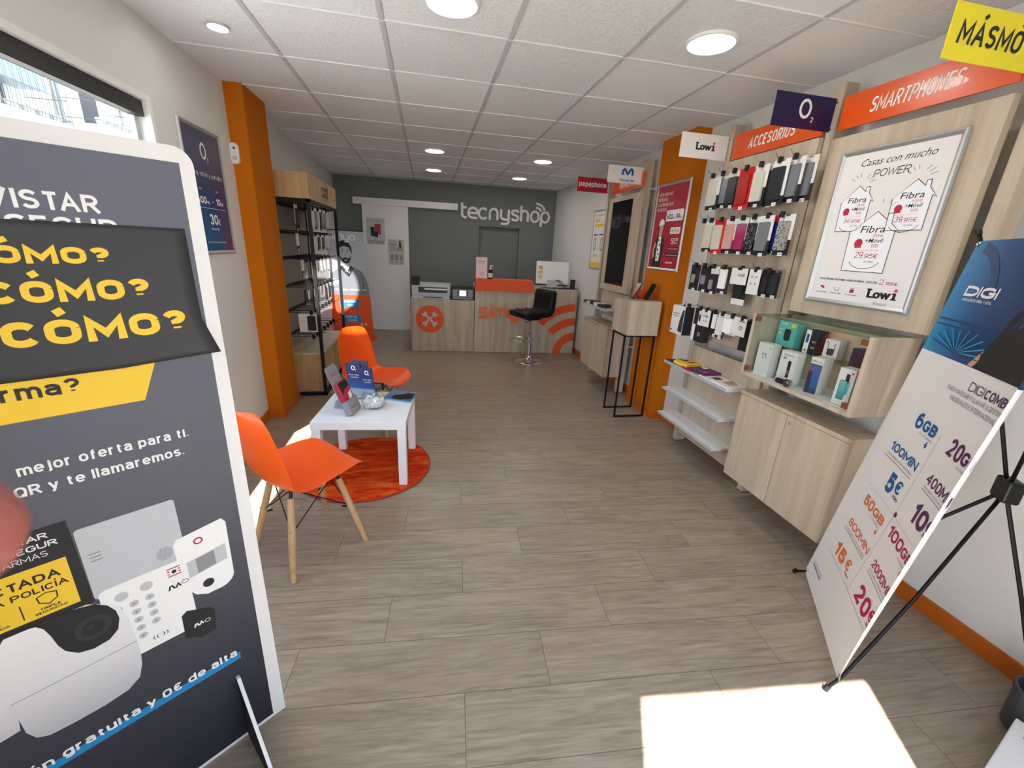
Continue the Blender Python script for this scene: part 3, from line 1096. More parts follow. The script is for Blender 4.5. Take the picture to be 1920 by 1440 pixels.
def make_chair(label, loc, rz, group):
    t_ = thing('shell_chair', label, 'chair', (0, 0, 0), group)
    m = MB().grid(chair_shell())
    s_ = m.build('seat_shell', 'chair_orange', t_, smooth=True)
    so = s_.modifiers.new('thick', 'SOLIDIFY')
    so.thickness = 0.006
    so.offset = 0
    sb = s_.modifiers.new('sub', 'SUBSURF')
    sb.levels = sb.render_levels = 2
    top = {}
    for a in (1, -1):
        for b in (1, -1):
            p0 = Vector((a * 0.115 + .01, b * 0.100, 0.365))
            p1 = Vector((a * 0.187 + .01, b * 0.187, 0.0))
            top[(a, b)] = (p0, p1)
            m = MB()
            m.tube([p1, p0.lerp(p1, .5), p0], [0.0125, 0.0165, 0.0145], 14)
            lg = m.build('leg', 'beech_leg', t_, smooth=False)
            m = MB()
            q = p0.lerp(p1, .38)
            m.tube([p0, p0 + Vector((-a * .012, -b * .012, .050))], 0.0075, 8)
            dirn = Vector((a, b, 0)).normalized()
            m.build('leg_bracket', 'black_metal', lg)
            m = MB()
            m.tube([q + dirn * .012, q + dirn * .020], 0.006, 8)
            m.build('leg_bolt', 'brushed_steel', lg)
    m = MB()
    for a in (1, -1):
        for b in (1, -1):
            p0, p1 = top[(a, b)]
            lo = p0.lerp(p1, 0.42)
            for (c, e) in ((a, -b), (-a, b)):
                h0, h1 = top[(c, e)]
                hi = h0 + Vector((-c * .01, -e * .01, 0.035))
                m.tube([lo, hi], 0.0028, 6)
            m.tube([lo + Vector((0, 0, -.008)), lo + Vector((-a * .028, -b * .028, -.002))], 0.0045, 6)
            m.tube([p0 + Vector((-a * .012, -b * .012, .050)), Vector((.01, 0, .415))], 0.004, 6)
    for b in (1, -1):
        m.tube([top[(1, b)][0] + Vector((-.012, -b * .012, .045)), top[(-1, b)][0] + Vector((.012, -b * .012, .045))], 0.004, 6)
    for a in (1, -1):
        m.tube([top[(a, 1)][0] + Vector((-a * .012, -.012, .045)), top[(a, -1)][0] + Vector((-a * .012, .012, .045))], 0.004, 6)
    m.build('wire_brace', 'black_metal', t_)
    t_.location = loc
    t_.rotation_euler = (0, 0, rz)
    return t_


ch = make_chair('orange shell chair with wooden legs in front of the white table', (-0.602, 1.897, 0), R(42), 'orange shell chairs')
dup(ch, (-0.42, 3.36, 0), R(-27), 'orange shell chair behind the white table, legs hidden by it')

# ------------------------------------------------------------------ rug and table
m = MB()
prof = [(0.0, 0.018)] + [(0.40 * k / 10, 0.018) for k in range(1, 11)] + [(0.418, 0.016), (0.428, 0.008), (0.430, 0.001)]
m.lathe(prof[1:], (-0.43, 2.665, 0), 64)
rug = m.build('rug', 'rug_pile', None)
rm = mat('rug_pile', 'd9480f', 0.95, spec=0.1)
g = NG(rm)
v = g.obj()
n1 = g.noise(g.mapped(v, (2.2, 7, 1)), 1.6, 3, .55, 1.4)
n2 = g.noise(v, 420, 2, .6)
g.base(g.ramp(n1, [(0.36, 'b52d06'), (0.50, 'd4450c'), (0.64, 'e0682a')]))
g.bump(g.m('ADD', g.m('MULTIPLY', n2, .5), g.m('MULTIPLY', n1, .8)), .9, .008)
m = MB()
m.tube([(-0.43 + 0.428 * math.cos(a * math.pi / 32), 2.665 + 0.428 * math.sin(a * math.pi / 32), 0.008) for a in range(64)], 0.007, 8, closed=True)
rim = m.build('bound_edge', 'rug_edge', rug)
tag(rug, 'round orange pile rug lying under the white table', 'rug')

TR = R(-4.3)
tc_ = Vector((-0.394, 2.664, 0))
TU = Vector((math.cos(TR), math.sin(TR), 0))
TV = Vector((-math.sin(TR), math.cos(TR), 0))
TF = Fr(tc_, TU, TV, (0, 0, 1))
tb = thing('side_table', 'square white low table standing on the orange rug', 'table', tc_)
m = MB()
m.box((-0.275, -0.275, 0.40), (0.275, 0.275, 0.45), TF)
m.build('tabletop', 'white_lacquer', tb, bevel=0.002)
for a in (1, -1):
    for b in (1, -1):
        m = MB()
        m.box((a * .273 - (.05 if a > 0 else 0), b * .273 - (.05 if b > 0 else 0), 0.018), (a * .273 + (0 if a > 0 else .05), b * .273 + (0 if b > 0 else .05), 0.40), TF)
        m.build('leg', 'white_lacquer', tb, bevel=0.0015)

TZ = 0.45
# leaflet stand seen from its side, leaning back
ls = thing('leaflet_stand', 'grey cardboard leaflet stand with red flyers on the white table', 'leaflet stand', (-0.50, 2.52, TZ))
LF = Fr((-0.492, 2.495, TZ + .002), Vector((0.20, 0.98, 0)).normalized(), Vector((-0.36, 0.08, 0.93)))
m = MB()
m.prism([(-0.012, 0), (0.135, 0), (0.135, 0.30), (0.12, 0.315), (0.003, 0.315), (-0.012, 0.30)], 0.0, 0.003, LF)
m.build('back_panel', 'print_grey', ls)
m = MB()
m.box((-0.012, 0.0, 0.004), (0.135, 0.085, 0.040), LF)
m.build('pocket', 'print_grey', ls)
m = MB()
m.box((0.0, 0.012, 0.006), (0.123, 0.205, 0.030), LF)
fl_ = m.build('flyer', 'print_red', ls)
m = MB().use('print_black')
m.poly([(0.002, 0.125), (0.05, 0.15), (0.122, 0.16), (0.122, 0.204), (0.002, 0.204)], LF, 0.0305)
m.use('white_letter').poly([(0.05, 0.05), (0.10, 0.06), (0.115, 0.13), (0.07, 0.12)], LF, 0.0308)
m.build('flyer_print', None, fl_)
m = MB().use('print_red')
m.text('simyo', 0.06, 0.25, 0.024, 0.075, LF, 0.0036, .02, align='c')
m.rect(0.02, 0.03, 0.10, 0.036, LF, 0.0405)
m.build('lettering', None, ls)
m = MB()
m.prism([(-0.60, TZ + .001), (-0.50, TZ + .001), (-0.51, TZ + 0.07), (-0.56, TZ + 0.075), (-0.585, TZ + .05)], -0.0015, 0.0015, Fr((0, 2.565, 0), (1, -0.1, 0), (0, 0, 1)))
m.build('rear_strut', 'print_grey', ls)

# two blue brochure stacks in a clear holder
bh = thing('brochure_holder', 'clear holder with navy phone brochures behind the bowl of sweets', 'brochure holder', (-0.44, 2.79, TZ))
HF = Fr((-0.525, 2.815, TZ + .004), Vector((1, -0.28, 0)).normalized(), Vector((-0.10, 0.24, 0.96)))
gradient('brochure_print', [(0.0, 'c9ccd4'), (0.27, 'b9bfd0'), (0.31, '1f4a8c'), (0.55, '0c2460'), (1.0, '0a1442')], 2, 0.0, 0.26, 0.4)
m = MB()
m.box((0.0, 0.0, 0.0), (0.20, 0.11, 0.0025), HF)
m.box((0.0, 0.0, 0.022), (0.20, 0.075, 0.0245), HF)
m.box((0.0, 0.0, 0.0), (0.20, 0.003, 0.0245), HF)
m.build('acrylic_pocket', 'clear_acrylic', bh)
for (u0, h, w_, d0) in ((0.002, 0.243, 0.10, 0.012), (0.045, 0.262, 0.11, 0.004), (0.100, 0.215, 0.085, 0.016)):
    m = MB()
    m.box((u0, 0.004, d0), (u0 + w_, h, d0 + 0.006), HF)
    b_ = m.build('brochure', 'brochure_print', bh)
    if d0 > .005:
        m = MB().use('white_letter')
        m.stroke(arc(u0 + w_ * .5, h - .034, .011, 0, 360, 16, .013), .0055, HF, d0 + .0066)
        m.text('2', u0 + w_ * .64, h - .052, .010, None, HF, d0 + .0066, .02)
        m.text('Fibra, móvil', u0 + w_ * .5, h - .085, .008, w_ * .7, HF, d0 + .0066, .01, align='c')
        m.text('y sencillez', u0 + w_ * .5, h - .101, .008, w_ * .6, HF, d0 + .0066, .01, align='c')
        m.build('brochure_lettering', None, b_)

bowl = thing('sweet_bowl', 'round clear glass bowl of white wrapped sweets on the white table', 'bowl', (-0.352, 2.632, TZ))
m = MB()
prof = [(0.035, 0.001), (0.058, 0.006), (0.074, 0.028), (0.078, 0.052), (0.070, 0.082), (0.066, 0.090), (0.0635, 0.090), (0.067, 0.080), (0.075, 0.052), (0.071, 0.029), (0.055, 0.009), (0.02, 0.006)]
m.lathe(prof, (-0.352, 2.632, TZ), 40)
m.build('glass', 'clear_glass', bowl, smooth=True)
m = MB()
for k in range(90):
    a = random.uniform(0, 2 * math.pi)
    rr = 0.058 * math.sqrt(random.random())
    zz = TZ + 0.014 + random.uniform(0, 0.050)
    if zz < TZ + .03 and rr > .048:
        rr = .044
    c_ = Vector((-0.352 + rr * math.cos(a), 2.632 + rr * math.sin(a), zz))
    d_ = Vector((random.uniform(-1, 1), random.uniform(-1, 1), random.uniform(-.5, .5))).normalized()
    d2 = d_.cross(Vector((random.random(), random.random(), random.random()))).normalized()
    Fc = Fr(c_, d_, d2)
    m.box((-0.011, -.006, -.004), (.011, .006, .004), Fc)
    m.prism([(.011, -.003), (.019, -.008), (.019, .008), (.011, .003)], -.001, .001, Fc)
    m.prism([(-.011, -.003), (-.019, -.008), (-.019, .008), (-.011, .003)], -.001, .001, Fc)
sw = m.build('wrapped_sweets', 'white_letter', bowl)
sw['kind'] = 'stuff'

# flat picture leaflet in a clear tray
FT = Fr((-0.305, 2.775, TZ), Vector((0.90, -0.43, 0)).normalized(), Vector((0.25, 0.97, 0)), (0, 0, 1))
fb = thing('flat_leaflet', 'pale blue leaflet with a dark picture lying at the table edge', 'leaflet', FT.p(.1, .1))
m = MB()
m.box((0, 0, 0.001), (0.195, 0.185, 0.010), FT)
m.build('leaflet_pile', 'leaflet_blue', fb)
m = MB().use('print_black')
m.poly([(0.045, 0.02), (0.11, 0.015), (0.19, 0.05), (0.185, 0.16), (0.13, 0.165), (0.10, 0.11), (0.05, 0.08)], FT, 0.0106)
m.build('picture', None, fb)
m = MB()
m.box((-0.004, -0.004, 0.0115), (0.205, 0.190, 0.0135), FT)
m.build('clear_sheet', 'clear_acrylic', fb)

# ------------------------------------------------------------------ photographer's hand at the lens
def cpt(x, y, z):
    return Vector((0, 0, CAM_H)) + rgt * x + upv * y + fwd * z


HAND = {
    'w2': ((-.235, -.165, -.02), .030), 'w': ((-.205, -.115, 0.0), .026), 'palm': ((-.172, -.082, .015), .030),
    'i0': ((-.150, -.045, .034), .0115), 'i1': ((-.112, -.032, .046), .0092), 'i2': ((-.0830, -.0215, .0465), .0086), 'i3': ((-.0615, -.0165, .0440), .0082), 'i4': ((-.0560, -.0152, .0435), .0060),
    'm0': ((-.154, -.064, .036), .0115), 'm1': ((-.118, -.054, .060), .0090), 'm2': ((-.097, -.052, .052), .0082), 'm3': ((-.098, -.051, .038), .0070),
    'r0': ((-.160, -.083, .036), .0110), 'r1': ((-.128, -.077, .058), .0086), 'r2': ((-.110, -.073, .048), .0078), 'r3': ((-.113, -.071, .035), .0068),
    'l0': ((-.168, -.100, .034), .0100), 'l1': ((-.142, -.099, .050), .0078), 'l2': ((-.127, -.096, .042), .0070), 'l3': ((-.130, -.093, .031), .0060),
    't0': ((-.182, -.070, -.008), .0125), 't1': ((-.158, -.045, -.022), .0105), 't2': ((-.132, -.030, -.026), .0092), 't3': ((-.115, -.024, -.026), .0072)}
HE = [('palm', 'w'), ('w', 'w2'), ('palm', 'i0'), ('i0', 'i1'), ('i1', 'i2'), ('i2', 'i3'), ('i3', 'i4'), ('palm', 'm0'), ('m0', 'm1'), ('m1', 'm2'), ('m2', 'm3'),
      ('palm', 'r0'), ('r0', 'r1'), ('r1', 'r2'), ('r2', 'r3'), ('palm', 'l0'), ('l0', 'l1'), ('l1', 'l2'), ('l2', 'l3'), ('palm', 't0'), ('t0', 't1'), ('t1', 't2'), ('t2', 't3')]
ks = list(HAND)
ks.remove('palm')
ks.insert(0, 'palm')
me = bpy.data.meshes.new('hand')
me.from_pydata([cpt(*HAND[k][0]) for k in ks], [(ks.index(a), ks.index(b)) for a, b in HE], [])
ho = bpy.data.objects.new('hand', me)
COL.objects.link(ho)
WM['hand'] = Matrix.Identity(4)
sk = ho.modifiers.new('skin', 'SKIN')
for i, k in enumerate(ks):
    me.skin_vertices[0].data[i].radius = (HAND[k][1], HAND[k][1])
me.skin_vertices[0].data[0].use_root = True
ss = ho.modifiers.new('sub', 'SUBSURF')
ss.levels = ss.render_levels = 2
skm = mat('skin', '8a4c45', 0.55)
skm.node_tree.nodes['Principled BSDF'].inputs['Subsurface Weight'].default_value = 0.15
skm.node_tree.nodes['Principled BSDF'].inputs['Subsurface Radius'].default_value = (.004, .0015, .001)
me.materials.append(skm)
tag(ho, "photographer's pink blurred fingertip poking into the edge of the picture", 'hand')
NF = Fr(cpt(-.0600, -.0125, .0365), -rgt * .9 - upv * .2, upv * .75 - fwd * .65)
m = MB()
rows = []
for i in range(5):
    rows.append([NF.p(-.001 + .0026 * i, (-.0042 + .0021 * k), .0012 - .00035 * (k - 2) ** 2) for k in range(5)])
m.grid(rows)
m.build('fingernail', 'nail', ho, smooth=True)

# ------------------------------------------------------------------ things on the window wall
def snap_frame(name, label, F, w_, h, print_mat, frame_mat='brushed_steel', fr=0.024, dp=0.014, cat='poster'):
    """aluminium snap-frame poster; frame origin is its lower corner."""
    t_ = thing(name, label, cat, F.p(w_ / 2, h / 2))
    m = MB()
    prof = [(0.0, 0.002), (0.004, dp * .8), (fr * .45, dp), (fr, dp * .45)]
    for (a, b, du, dv) in (((0, 0), (w_, 0), 0, 1), ((w_, 0), (w_, h), -1, 0), ((w_, h), (0, h), 0, -1), ((0, h), (0, 0), 1, 0)):
        rows = []
        sgn = 1 if (b[0] > a[0] or b[1] > a[1]) else -1
        for (q, d_) in prof:
            if du == 0:
                rows.append([F.p(a[0] + sgn * q, a[1] + dv * q, d_), F.p(b[0] - sgn * q, b[1] + dv * q, d_)])
            else:
                rows.append([F.p(a[0] + du * q, a[1] + sgn * q, d_), F.p(b[0] + du * q, b[1] - sgn * q, d_)])
        m.grid(rows)
    m.box((0.002, 0.002, 0.0005), (w_ - .002, h - .002, 0.004), F)
    m.build('frame', frame_mat, t_)
    m = MB()
    m.rect(fr - .001, fr - .001, w_ - fr + .001, h - fr + .001, F, dp * .45 + .0002)
    m.build('print', print_mat, t_)
    return t_, dp * .45 + .0008


F = Fr((LX, 2.905, 1.345), (0, 1, 0), (0, 0, 1))
mm = mat('o2_print', '1d2a62', .35)
g = NG(mm)
sep = g.n('SeparateXYZ')
g.l(g.obj(), sep.inputs[0])
c1 = g.ramp(g.m('ADD', g.m('MULTIPLY', sep.outputs[2], 1.35), 0.5), [(0.05, '0f5f8e'), (0.35, '1a4a86'), (0.62, '232a5c'), (1.0, '1c2046')])
c2 = g.ramp(g.m('ADD', g.m('MULTIPLY', sep.outputs[2], 1.35), 0.5), [(0.05, '7a2c50'), (0.5, '4a2554'), (1.0, '3a2136')])
g.base(g.mix(g.m('MULTIPLY', g.m('MAXIMUM', g.m('SUBTRACT', sep.outputs[1], 0.02), 0.0), 4.0), c1, c2))
t_, d = snap_frame('wall_poster', 'navy phone tariff poster in a metal frame on the window wall', F, 0.495, 0.735, 'o2_print', 'brushed_steel')
m = MB().use('white_letter')
m.stroke(arc(0.245, 0.60, 0.030, 0, 360, 22, .040), 0.013, F, d)
m.text('2', 0.282, 0.545, 0.022, None, F, d, .03)
m.text('Fibra, móvil y sencillez', 0.25, 0.455, 0.026, 0.40, F, d, 0, align='c')
m.text('Fibra', 0.135, 0.375, 0.014, None, F, d, align='c')
m.text('Móvil', 0.345, 0.375, 0.014, None, F, d, align='c')
m.text('600', 0.135, 0.300, 0.040, 0.115, F, d, .03, align='c')
m.text('Mb', 0.197, 0.300, 0.018, None, F, d, .02)
m.text('+', 0.270, 0.305, 0.025, None, F, d, .02, align='c')
m.text('10', 0.345, 0.300, 0.040, 0.06, F, d, .03, align='c')
m.text('GB', 0.380, 0.300, 0.020, None, F, d, .02)
m.rect(0.06, 0.275, 0.44, 0.277, F, d)
m.text('30', 0.25, 0.180, 0.062, 0.105, F, d, .04, align='c')
m.text('€', 0.308, 0.180, 0.034, None, F, d, .02)
m.text('Precio final', 0.25, 0.148, 0.014, 0.10, F, d, .02, align='c')
m.text('Sin permanencia ni letra pequeña', 0.25, 0.070, 0.010, 0.24, F, d, 0, align='c')
m.build('lettering', None, t_)

# motion sensor on the pillar
SF = Fr((-1.319, 3.600, 1.945), (1, 0, 0), (0, 0, 1))
s_ = thing('motion_sensor', 'small white oval alarm sensor on the orange pillar by the navy poster', 'alarm sensor', SF.p(0.0, .07))
m = MB()
m.prism(rrect(-0.026, 0.0, 0.030, 0.135, 0.026, 6), 0.0, 0.030, SF)
m.build('housing', 'white_lacquer', s_, bevel=0.006)
m = MB()
m.disc(0.006, 0.100, 0.008, SF, 0.0306, 18)
m.build('camera_eye', 'black_plastic', s_)
m = MB()
m.prism(arc(0.003, 0.040, 0.018, 180, 360, 10) + [(0.021, 0.050), (-0.015, 0.050)], 0.030, 0.034, SF)
m.build('lens', 'print_light_grey', s_, bevel=0.002)
m = MB()
m.rect(0.0025, 0.066, 0.0055, 0.080, SF, 0.0306)
m.build('indicator', 'print_grey', s_)

# ------------------------------------------------------------------ accessory display stand with wooden header
SY0, SY1, SXF, SXB = 4.14, 5.30, -0.99, -1.335
st = thing('display_stand', 'tall accessory stand with honey oak header and black frame beyond the orange pillar', 'display stand', (-1.16, 4.7, 0))
m = MB()
m.box((SXB, SY0, 1.795), (SXF, SY1, 2.0))
m.build('header_box', 'honey_oak', st)
m = MB().use('print_black')
HFm = Fr((SXF, 4.62, 1.795), (0, 1, 0), (0, 0, 1))


def scr(pts, s_=1.0, dx=0.0):
    return [(dx + x * s_, y * s_) for x, y in pts]


lt = 0.019
for k, dx in enumerate((0.0, 0.082, 0.164)):
    m.stroke(scr(arc(0.040, 0.105, 0.034, 40 if k == 0 else 0, 320 if k == 0 else 360, 18, 0.040), 1, dx), lt, HFm)
    if k < 2:
        m.stroke(scr([(0.066, 0.080), (0.082, 0.085), (0.095, 0.10)], 1, dx), lt, HFm)
m.stroke([(0.235, 0.085), (0.262, 0.11), (0.280, 0.155), (0.272, 0.172), (0.258, 0.160), (0.252, 0.12), (0.254, 0.08), (0.268, 0.062), (0.285, 0.070)], lt, HFm)
m.text('ACCESORIOS MOVIL & TABLET', 0.13, 0.033, 0.010, 0.36, HFm, .0008, .02, align='c')
m.build('header_lettering', None, st)
m = MB()
pb = 0.028
for (x, y) in ((SXF - pb, SY0), (SXF - pb, SY1 - pb), (SXB, SY0), (SXB, SY1 - pb)):
    m.box((x, y, 0.0), (x + pb, y + pb, 1.795))
m.box((SXB, SY0, 0.0), (SXF, SY0 + pb, 0.028))
m.box((SXF - pb, SY0, 0.0), (SXF, SY1, 0.028))
for y in (SY0, SY1 - pb):
    m.box((SXB, y, 1.767), (SXF, y + pb, 1.795))
m.box((SXF - pb, SY0, 1.767), (SXF, SY1, 1.795))
m.build('frame', 'black_metal', st)
m = MB()
m.box((SXB, SY0 + .03, 0.03), (SXF - .032, SY1 - .03, 0.405))
m.build('base_cabinet', 'honey_oak', st, bevel=.002)
m = MB()
m.box((SXB, SY0 + .028, 0.405), (SXF - .005, SY1 - .028, 0.425))
m.build('base_top', 'light_oak', st, bevel=.002)
mat('stand_back', '8d877e', .7)
m = MB()
m.box((SXB + .002, SY0 + .03, 0.43), (SXB + .018, SY1 - .03, 1.79))
m.build('back_panel', 'stand_back', st)
mat('stand_back', '8d877e', .7)
HZ = [1.755, 1.515, 1.285, 1.03, 0.80, 0.57]
HYS = [4.24 + 0.152 * k for k in range(7)]
for z in HZ:
    m = MB()
    m.box((SXB + .018, SY0 + .03, z - .012), (SXB + .030, SY1 - .03, z + .012))
    m.build('rail', 'black_metal', st)
for z in HZ:
    for y in HYS:
        m = MB()
        m.tube([(SXB + .03, y, z), (-1.055, y, z), (-1.02, y, z + .012), (-1.005, y, z + .012)], 0.0028, 6)
        m.tube([(SXB + .03, y + .010, z + .018), (-1.09, y + .010, z + .018)], 0.0025, 6)
        m.box((-1.10, y - .012, z - .022), (-1.075, y + .012, z + .018))
        m.build('hook', 'black_metal', st)


# packs that hang on wires. The card faces the aisle.
def pack(name, label, cat, F, w_, h, card='white_card', low='print_black', case=None, case_d=0.012, low_f=0.38, price=True, group=None, text=None, sc=None, cw=0.74, ch=(0.12, 0.84), card_d=0.002):
    """F: lower-left corner of the card's front, n towards the aisle."""
    t_ = thing(name, label, cat, F.p(w_ / 2, h), group)
    m = MB()
    hz = h - 0.010
    m.prism([(0, h * low_f), (w_, h * low_f), (w_, h), (w_ * .66, h), (w_ * .64, hz), (w_ * .36, hz), (w_ * .34, h), (0, h)], -card_d, 0.0, F)
    m.build('card', card, t_)
    m = MB()
    m.box((0, 0, -card_d), (w_, h * low_f, 0.0002), F)
    m.build('card_foot', low, t_)
    if case:
        m = MB()
        u0 = w_ * (1 - cw) * .35
        m.prism(rrect(u0, h * ch[0], u0 + w_ * cw, h * ch[1], min(.008, w_ * .1)), 0.0003, case_d, F)
        c_ = m.build('blister', case, t_)
    if price:
        m = MB()
        m.box((w_ * .40, -0.004, 0.0004), (w_ * .40 + .030, 0.014, 0.0016), F)
        m.use('print_black')
        p_ = m.build('price_tag', 'white_letter', t_)
        m = MB().use('print_black')
        m.text('9,99', w_ * .40 + .015, 0.001, 0.007, 0.020, F, 0.002, .02, align='c')
        m.build('price', None, p_)
    if text:
        m = MB().use(sc or 'print_black')
        for (b, u, v, hh, ww) in text:
            m.text(b, w_ * u, h * v, hh, ww, F, (case_d if case else 0) + .0008, .02, align='c')
        m.build('lettering', None, t_)
    return t_


mat('case_clear', 'c9c6ba', .2)
mat('case_dark', '2a2c30', .25)
mat('case_red', 'a01818', .25)
mat('case_rose', 'c99a92', .25)
mat('case_smoke', '73777c', .2)
gradient('case_fade', [(0.0, 'a02a5c'), (0.5, '8c6a80'), (1.0, 'a5a8ac')], 2, -.10, .06, .25)
mat('card_red', 'c01820', .4)
mat('case_navy', '1c2070', .3)


def spotted(name, base, spot, scale):
    mm = mat(name, base, .3)
    g = NG(mm)
    x = g.n('TexVoronoi')
    x.inputs['Scale'].default_value = scale
    g.l(g.obj(), x.inputs['Vector'])
    g.base(g.mix(g.m('LESS_THAN', x.outputs['Distance'], 0.33), base, spot))


spotted('case_leopard', '9b9b96', '3a3a3c', 75)
spotted('case_floral', '1c1c20', '8a8a92', 90)

# packs on the stand beyond the pillar: rows face the aisle
CS = [  # y, x, row, w, h, card, case, label
    (4.235, -1.130, 0, .105, .215, 'white_card', 'case_dark', 'long clear blister pack on the top wire of the oak headed stand, nearest the pillar'),
    (4.385, -1.050, 0, .105, .215, 'white_card', 'case_clear', 'silvery blister pack second along the top wire of the oak headed stand'),
    (4.535, -1.040, 0, .105, .200, 'white_card', 'case_smoke', 'grey blister pack third along the top wire of the oak headed stand'),
    (4.690, -1.030, 0, .105, .205, 'white_card', 'case_dark', 'dark cable pack fourth along the top wire of the oak headed stand'),
    (4.845, -1.030, 0, .100, .190, 'white_card', 'case_smoke', 'slim pack last along the top wire of the oak headed stand'),
    (4.235, -1.140, 1, .085, .145, 'white_card', None, 'white pack with black foot on the second wire down, nearest the pillar'),
    (4.385, -1.060, 1, .105, .155, 'white_card', 'case_clear', 'white box pack showing a cable on the second wire of the oak headed stand'),
    (4.560, -1.040, 1, .095, .150, 'white_card', 'case_dark', 'small charger pack in the middle of the second wire of the oak headed stand'),
    (4.720, -1.035, 1, .095, .150, 'white_card', 'case_dark', 'small charger pack further along the second wire of the oak headed stand'),
    (4.885, -1.030, 1, .095, .150, 'white_card', 'case_clear', 'pale charger pack last along the second wire of the oak headed stand'),
    (4.235, -1.120, 2, .085, .130, 'white_card', None, 'white and black pack on the third wire down, nearest the pillar'),
    (4.385, -1.060, 2, .085, .130, 'white_card', None, 'white and black pack second along the third wire of the oak headed stand'),
    (4.580, -1.035, 2, .085, .130, 'white_card', 'case_clear', 'narrow white pack in the middle of the third wire of the oak headed stand'),
    (4.720, -1.035, 2, .085, .130, 'white_card', 'case_clear', 'narrow white pack further along the third wire of the oak headed stand'),
    (4.870, -1.030, 2, .085, .130, 'white_card', 'case_clear', 'narrow white pack last along the third wire of the oak headed stand'),
    (4.240, -1.120, 3, .100, .150, 'print_black', 'case_dark', 'black pack on the fourth wire down, nearest the pillar'),
    (4.390, -1.050, 3, .105, .150, 'white_card', 'case_smoke', 'white pack with round earphones on the fourth wire of the oak headed stand'),
    (4.640, -1.030, 3, .060, .170, 'print_black', 'case_dark', 'thin black cable pack in the middle of the fourth wire of the oak headed stand'),
    (4.800, -1.030, 3, .060, .160, 'print_black', 'case_dark', 'thin black cable pack further along the fourth wire of the oak headed stand'),
]
for (y, x, r_, w_, h, cm, cs, lb) in CS:
    pack('accessory_pack', lb, 'hanging pack', Fr((x, y - w_ / 2, HZ[r_] - .004 - h), (0, 1, 0), (0, 0, 1)), w_, h, cm, 'print_black', cs, group='accessory packs on the oak headed stand', low_f=.25)
# speaker box on the lowest wire
bx = thing('speaker_box', 'white box with a black speaker window on the fifth wire of the oak headed stand', 'box', (-1.1, 4.30, .62))
m = MB()
m.box((-1.205, 4.235, 0.615), (-1.045, 4.40, 0.785))
m.build('carton', 'white_card', bx, bevel=.002)
m = MB().use('print_black')
m.prism(rrect(0.075, 0.012, 0.150, 0.155, .012), 0.0003, 0.0015, Fr((-1.205, 4.235, .615), (1, 0, 0), (0, 0, 1)))
m.text('SPEAKER', 0.036, 0.10, .007, .05, Fr((-1.205, 4.235, .615), (1, 0, 0), (0, 0, 1)), .0008, .02, align='c')
m.prism(rrect(0.015, 0.012, 0.150, 0.155, .012), 0.0003, 0.0015, Fr((-1.045, 4.235, .615), (0, 1, 0), (0, 0, 1)))
m.build('window_print', None, bx)

# ------------------------------------------------------------------ pull-up banner by the door
PBF = Fr((-1.43, 6.70, 0.045), (1, 0.01, 0), Vector((-0.085, 0.06, 1.55)))
pb_ = thing('pull_up_banner', 'grey and orange phone banner of a smiling man in a beanie beside the sliding door', 'banner', (-1.13, 6.70, 0))
m = MB()
m.rect(0, 0, 0.60, 1.555, PBF)
m.build('sheet', 'banner_grey', pb_)
m = MB().use('banner_orange')
m.rect(0, 0, 0.60, 0.64, PBF, .001)
m.build('orange_field', 'banner_orange', pb_)
mat('man_skin', 'b9bac0', .7)
mat('man_hair', '23252c', .7)
mat('man_jumper', '7e838e', .7)
m = MB().use('man_jumper')
m.poly([(0.05, 0.64), (0.03, 0.80), (0.08, 0.95), (0.20, 1.03), (0.30, 1.06), (0.42, 1.04), (0.53, 0.98), (0.585, 0.82), (0.595, 0.645)], PBF, .0015)
m.use('man_skin')
m.poly([(0.245, 1.03), (0.25, 1.13), (0.37, 1.13), (0.372, 1.04), (0.31, 0.99)], PBF, .002)
face = [(0.232, 1.31), (0.228, 1.24), (0.240, 1.175), (0.268, 1.125), (0.308, 1.108), (0.348, 1.122), (0.376, 1.172), (0.388, 1.24), (0.384, 1.31)]
m.poly(face, PBF, .0025)
m.poly([(0.04, 0.80), (0.06, 0.76), (0.16, 0.79), (0.19, 0.85), (0.12, 0.885), (0.05, 0.86)], PBF, .0025)
m.use('man_hair')
m.poly([(0.205, 1.23), (0.205, 1.33), (0.235, 1.40), (0.30, 1.425), (0.365, 1.405), (0.402, 1.34), (0.408, 1.23), (0.388, 1.27), (0.372, 1.325), (0.31, 1.345), (0.25, 1.325), (0.226, 1.27)], PBF, .003)
m.poly([(0.229, 1.225), (0.240, 1.165), (0.268, 1.112), (0.308, 1.096), (0.350, 1.110), (0.380, 1.165), (0.387, 1.225), (0.366, 1.178), (0.345, 1.168), (0.309, 1.176), (0.272, 1.168), (0.250, 1.178)], PBF, .003)
m.poly([(0.262, 1.168), (0.309, 1.183), (0.355, 1.168), (0.352, 1.120), (0.309, 1.105), (0.266, 1.120)], PBF, .0028)
for x in (0.272, 0.345):
    m.disc(x, 1.262, .012, PBF, .003, 10, .005)
    m.stroke([(x - .020, 1.283), (x, 1.290), (x + .020, 1.284)], .007, PBF, .003)
m.use('man_jumper').stroke([(0.312, 1.262), (0.322, 1.215), (0.303, 1.208)], .004, PBF, .003)
m.use('man_hair').poly([(0.20, 1.04), (0.245, 1.07), (0.31, 0.985), (0.372, 1.07), (0.405, 1.03), (0.33, 0.90)], PBF, .0028)
m.stroke([(0.50, 0.93), (0.52, 0.80), (0.51, 0.66)], .006, PBF, .003)
m.use('white_letter').poly([(0.276, 1.152), (0.310, 1.145), (0.344, 1.152), (0.31, 1.132)], PBF, .0035)
for k in range(3):
    m.rect(0.285 + .022 * k, 0.985 - .01 * k, 0.300 + .022 * k, 1.0 - .01 * k, PBF, .0032)
m.build('printed_man', None, pb_)
